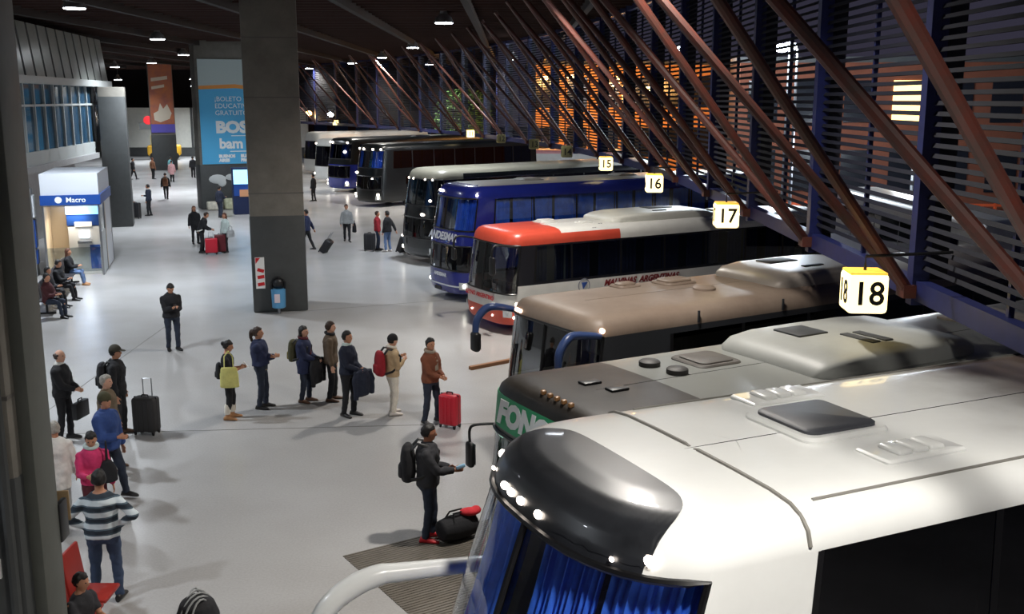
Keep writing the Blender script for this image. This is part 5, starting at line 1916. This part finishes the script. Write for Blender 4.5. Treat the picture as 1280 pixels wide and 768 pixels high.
    def scarf(self, m, tail=True):
        s, n, up = self.s, self.neck, self.up
        P = [n + up @ Vector((0.085 * s * math.cos(a) + 0.008 * s, 0.09 * s * math.sin(a), (0.028 - 0.02 * math.cos(a)) * s)) for a in [2 * PI * k / 16 for k in range(17)]]
        mb = MB().tube(P, 0.034 * s, 10)
        if tail:
            mb.rings([(n + up @ Vector((0.09 * s, 0.02 * s, 0.0)), Vector((0.02, 0, 0)) * s, Vector((0, 0.05, 0)) * s), (n + up @ Vector((0.15 * s, 0.03 * s, -0.16 * s)), Vector((0.018, 0, 0)) * s, Vector((0, 0.055, 0)) * s), (n + up @ Vector((0.16 * s, 0.03 * s, -0.36 * s)), Vector((0.014, 0, 0)) * s, Vector((0, 0.055, 0)) * s)], 10)
        voxel(mb.build('scarf', m, self.t), 0.012)

    def world(self, v):
        return self.t.matrix_basis @ Vector(v)


def backpack(label, P, m, m2=None, sc=1.0, dz=0.0, side=0.0):
    """a rucksack on the back of person P (a thing of its own)"""
    s = P.s * sc
    o = P.U(-0.25 * sc, side, 1.17 + dz)
    t = thing('backpack', label, 'backpack', P.world(o), P.t.rotation_euler.z)
    mb = MB()
    mb.rings([((0, 0, z * s), (a * s, 0, 0), (0, b * s, 0)) for (z, a, b) in ((-0.25, 0.05, 0.10), (-0.235, 0.085, 0.145), (-0.12, 0.105, 0.16), (0.08, 0.095, 0.155), (0.19, 0.075, 0.13), (0.24, 0.04, 0.08))], 16)
    voxel(mb.build('sack', m, t), 0.016)
    mb = MB().rings([((-0.085 * s, 0, z * s), (a * s, 0, 0), (0, b * s, 0)) for (z, a, b) in ((-0.20, 0.02, 0.07), (-0.18, 0.045, 0.11), (-0.04, 0.04, 0.11), (-0.01, 0.015, 0.08))], 14)
    voxel(mb.build('pocket', m2 or m, t), 0.014)
    for sd in (1, -1):
        y = sd * 0.10 * s
        MB().tube([(0.05 * s, y, 0.18 * s), (0.13 * s, y, 0.27 * s), (0.26 * s, y * 1.1, 0.24 * s), (0.385 * s, y * 1.15, 0.10 * s), (0.36 * s, y * 1.4, -0.06 * s), (0.18 * s, y * 1.75, -0.16 * s), (0.05 * s, y * 1.3, -0.2 * s)], [(0.012 * s, 0.024 * s)] * 7, 8).build('strap', M_BLACK, t)
    return t


def suitcase(label, x, y, a, m, w=0.42, d=0.25, h=0.62, handle=0.0, lean=0.0, trim=None):
    t = thing('suitcase', label, 'suitcase', (x, y, 0), R(a))
    t.rotation_euler = (0, lean, R(a))
    MB().rbox((0, 0, 0.06 + h / 2), (d, w, h), 0.055, 3).build('shell', m, t)
    for yy in (-w * 0.22, 0, w * 0.22):
        MB().rbox((-d / 2 - 0.004, yy, 0.06 + h / 2), (0.018, 0.035, h * 0.86), 0.008).build('rib', m, t)
    MB().rbox((0.0, 0, 0.06 + h / 2), (0.012, w + 0.008, h + 0.008), 0.004).build('zip', trim or M_BLACK, t)
    for sx in (-1, 1):
        for sy in (-1, 1):
            MB().lathe([(0.01, -0.012), (0.03, -0.012), (0.03, 0.012), (0.01, 0.012)], (sx * d * 0.36, sy * w * 0.4, 0.03), 12, rot=Matrix.Rotation(R(90), 3, 'X')).build('wheel', M_RUBBER, t)
            MB().box((sx * d * 0.36, sy * w * 0.4, 0.055), (0.05, 0.04, 0.03)).build('caster', M_BLACK, t, smooth=False)
    MB().tube([(0, -0.07, 0.06 + h), (0, -0.06, 0.10 + h), (0, 0.06, 0.10 + h), (0, 0.07, 0.06 + h)], 0.014, 6).build('grip', M_BLACK, t)
    if handle:
        z = 0.06 + h
        MB().tube([(d * 0.35, -0.09, z - 0.05), (d * 0.35, -0.09, z + handle), (d * 0.35, 0.09, z + handle), (d * 0.35, 0.09, z - 0.05)], 0.011, 6).build('telescopic_handle', M_STEEL, t)
    return t


def shoulder_bag(name, label, P, m, off, size, strap=True, cat='bag', over=0.14, rz=0.0):
    s = P.s
    o = P.world(P.U(*off))
    t = thing(name, label, cat, o, P.t.rotation_euler.z + rz)
    w, d, h = size
    mb = MB().rings([((0, 0, z * h), (w * a, 0, 0), (0, d * b, 0)) for (z, a, b) in ((-0.5, 0.40, 0.30), (-0.46, 0.48, 0.5), (0.1, 0.46, 0.46), (0.45, 0.40, 0.26), (0.5, 0.36, 0.12))], 14)
    if cat == 'coat':
        mb = MB().rings([((0.02 * math.sin(z * 9), 0, z * h), (w * a, 0, 0), (0, d * b, 0)) for (z, a, b) in ((-0.62, 0.30, 0.40), (-0.5, 0.42, 0.5), (0.1, 0.44, 0.48), (0.42, 0.50, 0.42), (0.52, 0.36, 0.26))], 16)
        mb.tube([(w * 0.2, d * 0.42, h * 0.4), (w * 0.32, d * 0.6, 0), (w * 0.26, d * 0.62, -h * 0.62)], [0.06, 0.058, 0.05], 10)
        mb.tube([(-w * 0.2, -d * 0.42, h * 0.4), (-w * 0.25, -d * 0.55, 0), (-w * 0.2, -d * 0.5, -h * 0.75)], [0.06, 0.058, 0.05], 10)
    voxel(mb.build('bag_body' if cat != 'coat' else 'cloth', m, t), 0.016, 3, 'cloth' if cat == 'coat' else None)
    if strap:
        for sx in (-1, 1):
            MB().tube([(sx * w * 0.22, 0, h * 0.45), (sx * w * 0.20, 0, h * 0.45 + over * 0.7), (0.0, 0, h * 0.45 + over), (-0.02 * sx, 0, h * 0.45 + over)], [(0.008, 0.016)] * 4, 6).build('handle', m, t)
    return t


def held(name, label, cat, P, k, m, size, off=(0.09, 0, 0.03), rot=(0, 0, 0)):
    o = P.world(P.wr[k] + Vector(off))
    b = MB().rbox((0, 0, 0), size, min(size) * 0.3, 2).build(name, m)
    b.location = o
    b.rotation_euler = (rot[0], rot[1], P.t.rotation_euler.z + rot[2])
    return tag(b, label, cat)


K_BLK = cloth('black', (26, 26, 30))
K_BLK2 = cloth('charcoal', (44, 44, 48))
K_NAVY = cloth('navy', (34, 42, 74))
K_NAVY2 = cloth('deep_navy', (28, 34, 52))
K_DENIM = cloth('denim', (52, 66, 92), 0.2)
K_DENIMD = cloth('dark_denim', (36, 44, 60), 0.2)
K_BROWN = cloth('brown_leather', (122, 70, 48))
K_BROWN2 = cloth('brown_wool', (92, 76, 60))
K_TAUPE = cloth('taupe', (112, 96, 76))
K_BEIGE = cloth('beige', (186, 160, 124))
K_CREAM = cloth('cream', (226, 218, 204))
K_WHITE = cloth('white', (220, 218, 212))
K_PINK = cloth('pink', (206, 52, 104))
K_RED = cloth('red', (150, 28, 40))
K_YEL = cloth('yellow_green', (216, 210, 128))
K_GREY = cloth('grey', (150, 152, 152))
K_LGREY = cloth('light_grey', (190, 204, 200))
K_BLUE = cloth('blue', (48, 74, 132))
K_OLIVE = cloth('olive', (74, 72, 48))
K_TAN = cloth('tan', (168, 122, 78))
S_BLK = mat('shoe_black', (24, 22, 22), 0.5)
S_BRN = mat('shoe_brown', (86, 58, 40), 0.5)
S_RED = mat('shoe_red', (190, 30, 40), 0.5)
S_WHT = mat('shoe_white', (214, 206, 200), 0.5)
S_TAN = mat('shoe_tan', (178, 128, 84), 0.6)


def stripes():
    m = bpy.data.materials.new('cloth_striped_knit')
    m.use_nodes = True
    nt = m.node_tree
    b = nt.nodes['Principled BSDF']
    b.inputs['Roughness'].default_value = 0.9
    tc = nt.nodes.new('ShaderNodeTexCoord')
    mp = nt.nodes.new('ShaderNodeSeparateXYZ')
    ma = nt.nodes.new('ShaderNodeMath')
    ma.operation = 'MULTIPLY'
    ma.inputs[1].default_value = 6.4
    fr = nt.nodes.new('ShaderNodeMath')
    fr.operation = 'FRACT'
    rp = nt.nodes.new('ShaderNodeValToRGB')
    rp.color_ramp.interpolation = 'CONSTANT'
    e = rp.color_ramp.elements
    e[0].position, e[0].color = 0.0, lin((70, 86, 98))
    e[1].position, e[1].color = 0.56, lin((214, 224, 228))
    e2 = e.new(0.12)
    e2.color = lin((44, 54, 64))
    e3 = e.new(0.44)
    e3.color = lin((92, 110, 122))
    nt.links.new(tc.outputs['Object'], mp.inputs[0])
    nt.links.new(mp.outputs['Z'], ma.inputs[0])
    nt.links.new(ma.outputs[0], fr.inputs[0])
    nt.links.new(fr.outputs[0], rp.inputs[0])
    nt.links.new(rp.outputs[0], b.inputs['Base Color'])
    return m


# ---- the queue in the middle
p = Person('man in dark jacket and jeans looking down at his phone alone on the floor', -8.72, 26.07, -55, 1.78, 'm', ('short', H_BLK), ('jacket', K_BLK), K_DENIMD, S_BLK, 'phone', head=(0, 0.55), build=1.08)
held('phone', 'dark phone held by the man alone on the floor', 'phone', p, 0, M_BLACK, (0.015, 0.075, 0.14), (0.08, -0.05, 0.05), (0, -0.6, 0))
p = Person('woman in black with yellow tote bag holding a phone in the queue', -5.70, 20.2, 8, 1.64, 'm', ('bun', H_BLK), ('tee', K_BLK), (K_BLK, 0.82), S_TAN, 'phone', head=(0, 0.25), stance='stand')
for k, sd in enumerate((1, -1)):
    MB().rings([((0.0 + (0.04 if k == 0 else -0.04) + dx, sd * 0.1, z), (r_, 0, 0), (0, r_, 0)) for (z, r_, dx) in ((0.13, 0.055, 0), (0.20, 0.064, 0.005), (0.28, 0.062, 0.01), (0.33, 0.056, 0.012))], 14).build('leg_warmer', K_CREAM, p.t)
held('phone', 'white phone held by the woman with the yellow tote', 'phone', p, 1, mat('phone_white', (232, 232, 232), 0.3), (0.015, 0.075, 0.14), (0.10, 0.03, 0.06), (0, -0.7, 0))
shoulder_bag('tote_bag', 'pale yellow green tote bag on the woman in black', p, K_YEL, (0.06, -0.27, 0.98), (0.40, 0.14, 0.42), over=0.34)
backpack('small black backpack on the woman with the yellow tote', p, K_BLK2, None, 0.72, -0.10)
p = Person('woman in navy jacket with ponytail and folded arms in the queue', -5.22, 20.95, 0, 1.74, 'm', ('pony', H_BRN), ('puffer', K_NAVY), K_DENIMD, S_BLK, 'crossed', lean=-0.06, hem=0.93)
MB().rings([((0.0, 0, z), (0.128, 0, 0), (0, 0.178, 0)) for z in (0.84, 0.90, 0.96)], 18).build('shirt_tail', K_BEIGE, p.t)
p = Person('woman in long navy coat with dark scarf and olive backpack in the queue', -4.41, 21.4, -12, 1.66, 'l', ('long', H_BLK), ('coat', K_NAVY), K_DENIMD, S_BRN, 'clasp', hem=0.66)
p.scarf(cloth('maroon', (88, 34, 44)))
shoulder_bag('jacket_over_arm', 'dark coat folded over the arms of the woman in navy', p, K_BLK, (0.30, 0.02, 0.78), (0.20, 0.3, 0.5), strap=False, cat='coat')
backpack('olive backpack with yellow trim on the woman in navy coat', p, K_OLIVE, cloth('khaki', (120, 110, 50)), 1.0)
p = Person('man in brown jacket half hidden behind the man in black sweater', -3.86, 21.5, 4, 1.74, 'l', ('short', H_BRN), ('jacket', K_BROWN2), K_BLK, S_BRN, 'down')
p.scarf(K_BLK, False)
p = Person('man in black sweater with white collar carrying a dark coat', -3.33, 20.4, -28, 1.78, 'm', ('short', H_BLK), ('sweater', K_NAVY2), K_BLK, S_BLK, 'clasp', head=(0.1, 0.0), collar=K_LGREY)
shoulder_bag('coat_over_arm', 'dark coat with red lining hanging over the arm of the man in black', p, K_NAVY2, (0.34, 0.03, 0.76), (0.24, 0.34, 0.50), strap=False, cat='coat')
p = Person('woman in beige jacket and white trousers with red backpack', -2.44, 20.5, 30, 1.68, 'l', ('short', H_BLK), ('jacket', K_BEIGE), K_CREAM, S_WHT, 'chest', head=(0, 0.15), build=0.95)
p.cap(K_BLK, False)
p.scarf(K_CREAM, False)
backpack('red backpack on the woman in white trousers', p, K_RED, None, 1.08, -0.02)
p = Person('man in brown leather jacket with grey scarf beside the red suitcase', -1.62, 19.95, -38, 1.74, 'm', ('short', H_BLK), ('jacket', K_BROWN), K_DENIMD, S_BLK, 'clasp', stance='apart', head=(-0.2, 0.0))
p.scarf(cloth('scarf_grey', (150, 138, 124)))
suitcase('bright red suitcase beside the man in brown leather jacket', -1.22, 19.65, 60, mat('case_red', (186, 28, 48), 0.4), 0.40, 0.26, 0.62)
# ---- man by the nearest bus
p = Person('man in dark jacket with backpack and red trainers beside the nearest buses', -1.22, 14.3, 0, 1.78, 'd', ('short', H_BLK), ('jacket', K_BLK2), K_DENIMD, S_RED, 'bothout', build=1.1, head=(0.0, 0.1))
held('drink_bottle', 'small pale blue bottle held by the man with red trainers', 'bottle', p, 1, mat('bottle_blue', (150, 196, 226), 0.3), (0.05, 0.05, 0.14), (0.09, 0.01, 0.05), (0, 1.2, 0))
backpack('black backpack on the man with red trainers', p, K_BLK, K_BLK2, 1.1)
db = thing('duffel_bag', 'black duffel bag on the floor by the man with red trainers', 'bag', (-0.80, 14.32, 0), R(35))
voxel(MB().rings([((x_, 0, 0.2), (0, a_, 0), (0, 0, b_)) for (x_, a_, b_) in ((-0.32, 0.06, 0.06), (-0.29, 0.16, 0.15), (-0.1, 0.19, 0.19), (0.1, 0.19, 0.19), (0.29, 0.16, 0.15), (0.32, 0.06, 0.06))], 16).build('bag_body', K_BLK, db), 0.02)
for sd in (-1, 1):
    MB().tube([(-0.14, sd * 0.15, 0.28), (-0.1, sd * 0.05, 0.44), (0.1, sd * 0.05, 0.44), (0.14, sd * 0.15, 0.28)], 0.014, 6).build('handle', M_BLACK, db)
db2 = thing('red_bundle', 'small red cloth bundle lying on the black duffel bag', 'bundle', (-0.62, 14.36, 0.38), R(10))
voxel(MB().ball((0, 0, 0.04), (0.16, 0.10, 0.06), 12, 8).ball((0.1, 0.03, 0.05), (0.08, 0.1, 0.06), 10, 6).build('cloth', cloth('bright_red', (196, 40, 50)), db2), 0.016)

# ---- the group along the foreground pillar
p = Person('man in grey and white striped sweater with hands on hips', -5.22, 12.45, 100, 1.76, 'm', ('short', H_BLK), ('sweater', stripes()), K_DENIM, S_BLK, 'hips', stance='apart', build=1.12)
p = Person('boy in dark shirt sitting on the red bench', -4.86, 10.85, -20, 1.50, 'm', ('short', H_BLK), ('tee', K_BLK2), K_DENIMD, S_BLK, 'lap', stance='seat', head=(0.2, 0.15))
p = Person('woman in bright pink top with dark shoulder bag', -6.15, 14.5, -60, 1.62, 'm', ('bun', H_BLK), ('sweater', K_PINK), cloth('maroon'), S_BLK, 'oneout', head=(-0.2, 0.35))
p.scarf(K_LGREY, False)
shoulder_bag('handbag', 'black handbag on the shoulder of the woman in pink', p, K_BLK, (0.10, 0.20, 1.05), (0.16, 0.28, 0.34), over=0.3)
p = Person('person in white coat mostly hidden by the foreground pillar', -6.85, 14.9, 120, 1.62, 'm', ('short', H_GRY), ('coat', K_WHITE), K_GREY, S_BLK, 'down')
p = Person('man in blue jacket and olive knit hat walking along the group', -6.5, 15.95, -20, 1.76, 'm', ('short', H_BRN), ('puffer', K_BLUE), K_DENIMD, S_BLK, 'oneout', stance='walk')
p.cap(K_OLIVE, False)
p = Person('grey haired man in brown jacket behind the man in blue', -7.0, 17.3, -5, 1.70, 'l', ('short', H_GRY), ('jacket', K_TAUPE), K_BLK, S_BRN, 'down')
p = Person('man in black jacket and dark cap beside the black suitcase', -7.55, 19.2, 5, 1.76, 'm', ('short', H_BLK), ('jacket', K_BLK), K_BLK2, S_BRN, 'down', build=1.08, hem=0.78)
p.cap(cloth('cap_olive', (62, 58, 48)))
backpack('dark backpack on the man with the dark cap', p, K_BLK2, None, 1.0)
suitcase('tall charcoal suitcase with raised handle beside the man in cap', -7.05, 19.25, 80, mat('case_charcoal', (46, 44, 44), 0.7, var=0.1), 0.46, 0.30, 0.68, handle=0.34)
p = Person('man in black suit carrying a black briefcase by the pillar', -8.48, 18.9, -8, 1.76, 'l', ('bald', H_BRN), ('jacket', K_BLK), K_BLK, S_BLK, 'clasp', collar=K_WHITE)
bc = thing('briefcase', 'black briefcase held before the man in black suit', 'briefcase', p.world((0.36, -0.02, 0.62)), R(82))
MB().rbox((0, 0, 0), (0.44, 0.11, 0.32), 0.02).build('case', mat('briefcase_black', (22, 22, 24), 0.5), bc)
MB().tube([(-0.07, 0, 0.16), (-0.06, 0, 0.21), (0.06, 0, 0.21), (0.07, 0, 0.16)], 0.012, 6).build('handle', M_BLACK, bc)
sb = thing('striped_holdall', 'black holdall with pale bands at the bottom of the view', 'bag', (-3.78, 11.55, 0), R(30))
voxel(MB().rings([((0, 0, z_), (a_, 0, 0), (0, b_, 0)) for (z_, a_, b_) in ((0.0, 0.16, 0.18), (0.05, 0.24, 0.27), (0.25, 0.26, 0.29), (0.42, 0.2, 0.23), (0.50, 0.09, 0.1))], 16).build('bag_body', K_BLK, sb), 0.018)
for k in range(5):
    a = R(-50 + 28 * k)
    MB().tube([(0.27 * math.cos(a) * math.cos(t) + 0.0, 0.30 * math.sin(a) * 0.7 + 0.27 * math.cos(t) * 0.5, 0.08 + 0.44 * math.sin(t)) for t in [R(10 + 16 * i) for i in range(11)]], 0.013, 6).build('band', K_GREY, sb)

# ---- seated people beside the booth
p = Person('seated man in dark red jacket nearest on the row bench', -13.72, 30.2, -10, 1.72, 'm', ('short', H_BLK), ('jacket', cloth('dark_red', (70, 28, 32))), K_DENIMD, S_BLK, 'lap', stance='seat', fine=False)
p = Person('seated person in black with legs stretched out on the row bench', -14.55, 32.9, 0, 1.72, 'm', ('short', H_BLK), ('jacket', K_BLK), K_BLK, S_BLK, 'lap', stance='seat', fine=False, head=(0.3, 0.2))
p = Person('seated woman in dark jacket and pale jeans nearest the booth', -15.35, 35.6, 10, 1.68, 'm', ('long', H_RED), ('jacket', K_BLK), cloth('pale_denim', (96, 120, 160)), S_TAN, 'lap', stance='seat', fine=False)
p = Person('seated person in dark clothes at the back of the row bench', -14.35, 31.7, 0, 1.66, 'm', ('long', H_BLK), ('jacket', K_BLK2), K_BLK, S_BLK, 'lap', stance='seat', fine=False)

# ---- the three round the red suitcases
Person('auburn haired person in black standing behind the bending man', -14.15, 46.2, -60, 1.70, 'm', ('long', H_RED), ('jacket', K_BLK), K_BLK, S_BLK, 'down', fine=False)
p = Person('man in black jacket with pale stripes bending over the red suitcase', -13.05, 43.4, 15, 1.76, 'm', ('short', H_BRN), ('jacket', K_BLK), K_BLK, S_BLK, 'reach', lean=0.35, fine=False)
MB().rings([(p.U(-0.13, 0, z_), (0.03, 0, 0.02), (0, 0.10, 0)) for z_ in (1.36, 1.42, 1.46)], 12).build('hood', K_WHITE, p.t)
MB().tube([p.U(0.05, -0.20, 1.0), p.U(-0.05, -0.23, 0.92), p.U(-0.14, -0.10, 0.86)], 0.025, 6).build('stripe', K_WHITE, p.t)
p = Person('woman in pale grey cardigan with long hair beside the red suitcase', -12.05, 43.5, -130, 1.68, 'm', ('long', H_RED), ('jacket', K_LGREY), K_BLK, S_BLK, 'down', fine=False)
suitcase('wide red suitcase between the bending man and the woman in grey', -12.52, 43.0, -80, mat('case_red'), 0.50, 0.28, 0.62, handle=0.25)
suitcase('dark red suitcase behind the wide red one', -12.25, 43.35, -75, mat('case_darkred', (96, 26, 34), 0.5), 0.46, 0.28, 0.72)
shoulder_bag('grey_holdall', 'grey holdall carried by the woman in pale cardigan', p, K_GREY, (0.0, 0.36, 0.85), (0.4, 0.22, 0.3), over=0.2)

# ---- walkers near the buses and beyond
p = Person('woman in pale jacket walking with a dark bag before the black coach', -7.45, 46.7, -75, 1.72, 'm', ('short', H_BRN), ('jacket', K_GREY), K_BLK, S_BLK, 'down', stance='walk', fine=False)
shoulder_bag('hand_bag', 'dark bag carried by the woman in pale jacket', p, K_BLK, (0.0, 0.34, 0.66), (0.3, 0.2, 0.44), over=0.12)
p = Person('person in red jacket standing among black suitcases', -5.75, 44.2, 10, 1.68, 'm', ('short', H_BRN), ('jacket', K_RED), K_DENIM, S_BLK, 'down', fine=False)
p = Person('person in black jacket with jeans beside the one in red', -5.25, 43.7, 150, 1.74, 'm', ('short', H_BLK), ('jacket', K_BLK), cloth('pale_denim'), S_WHT, 'pullback', fine=False)
suitcase('upright black suitcase beside the person in red jacket', -6.05, 43.9, 80, mat('case_black', (24, 24, 28), 0.6), 0.46, 0.30, 0.70)
suitcase('tilted black suitcase pulled next to the black coach', -4.72, 43.5, 150, mat('case_black'), 0.42, 0.28, 0.66, handle=0.3, lean=R(-22))
p = Person('person in white trousers and pale top at the nose of the black coach', -4.15, 43.0, 160, 1.68, 'm', ('short', H_BLK), ('jacket', K_GREY), K_CREAM, S_WHT, 'pullback', fine=False)
backpack('black backpack on the person at the nose of the black coach', p, K_BLK, None, 1.05)
p = Person('person in blue jacket pulling a case just beside the middle pillar', -8.72, 44.0, 175, 1.76, 'm', ('short', H_BLK), ('jacket', K_NAVY), K_BLK, S_BLK, 'pullback', stance='walk', fine=False)
suitcase('black trolley case tilted behind the person in blue jacket', -8.0, 43.4, 165, mat('case_black'), 0.42, 0.28, 0.60, handle=0.35, lean=R(-35))
p = Person('person in black standing between middle pillar and the white coach', -12.55, 66.0, 160, 1.72, 'm', ('short', H_BLK), ('jacket', K_BLK), K_BLK, S_BLK, 'down', fine=False)
# ---- far away in the hall
p = Person('far person walking away with a brown backpack', -22.2, 66.9, 105, 1.74, 'm', ('short', H_BRN), ('jacket', K_BLK), K_BLK, S_BLK, 'down', stance='walk', fine=False)
backpack('brown backpack on the far person walking away', p, cloth('rust', (126, 84, 60)), None, 1.1)
p = Person('officer in dark clothes with white shoulders beside a trolley', -20.1, 57.6, 180, 1.74, 'm', ('short', H_BLK), ('jacket', K_NAVY2), K_BLK, S_BLK, 'oneout', fine=False)
p.scarf(K_WHITE, False)
suitcase('black case on the floor by the officer in dark clothes', -20.35, 56.2, 80, mat('case_black'), 0.5, 0.3, 0.8)
Person('seated far person in black beside the slim pillar', -21.5, 58.3, -20, 1.70, 'm', ('short', H_BLK), ('jacket', K_BLK), K_BLK, S_BLK, 'lap', stance='seat', fine=False)
bench('short dark bench by the slim pillar', -21.75, 58.7, -20, 3, mat('bench_dark'))
Person('far person in black striding beyond the slim pillar', -30.3, 83.7, 20, 1.74, 'm', ('short', H_BLK), ('jacket', K_BLK), K_BLK, S_BLK, 'down', stance='walk', fine=False)
Person('far woman in pink coat beside the wide pillar', -26.5, 81.5, 95, 1.68, 'm', ('short', H_BRN), ('coat', cloth('pale_pink', (196, 150, 150))), K_BLK, S_BLK, 'down', fine=False)
Person('far person in black next to the woman in pink coat', -26.2, 86.0, 95, 1.76, 'm', ('short', H_BLK), ('jacket', K_BLK), K_BLK, S_BLK, 'down', fine=False)
Person('far person in turquoise top before the distant pillar', -28.2, 86.5, 60, 1.7, 'm', ('short', H_BLK), ('jacket', cloth('turquoise', (110, 170, 176))), K_BLK, S_BLK, 'down', fine=False)
Person('far person in red brown top before the distant pillar', -29.0, 84.5, 60, 1.74, 'm', ('short', H_RED), ('jacket', cloth('rust')), K_BLK, S_BLK, 'down', fine=False)
Person('far person in grey close to the white end wall', -32.6, 101.0, 80, 1.74, 'm', ('short', H_BLK), ('jacket', K_GREY), K_BLK, S_BLK, 'down', fine=False)
p = Person('person in navy standing at the vending machine', -15.9, 56.6, 60, 1.74, 'm', ('short', H_BLK), ('jacket', K_NAVY2), K_DENIMD, S_BLK, 'oneout', fine=False)
p = Person('driver in white shirt and red tie inside the red fronted coach', 0.45, 28.75, 211, 1.72, 'm', ('short', H_BLK), ('sweater', K_WHITE), K_BLK, S_BLK, 'reach', stance='seat', fine=False, z=0.52)
MB().rings([(p.U(0.155, 0, z_), (0.008, 0, 0), (0, w_, 0)) for (z_, w_) in ((1.05, 0.03), (1.36, 0.02), (1.40, 0.025))], 8).build('tie', cloth('bright_red'), p.t)

# ------------------------------------------------------------------ lettering becomes mesh
bpy.context.view_layer.update()
dg = bpy.context.evaluated_depsgraph_get()
fonts = [o for o in S.objects if o.type == 'FONT']
for o in fonts:
    me = bpy.data.meshes.new_from_object(o.evaluated_get(dg))
    n = link('tmp_lettering', me, o.parent)
    n.matrix_basis = o.matrix_basis.copy()
    nm = o.name.split('.')[0]
    bpy.data.objects.remove(o)
    n.name = nm
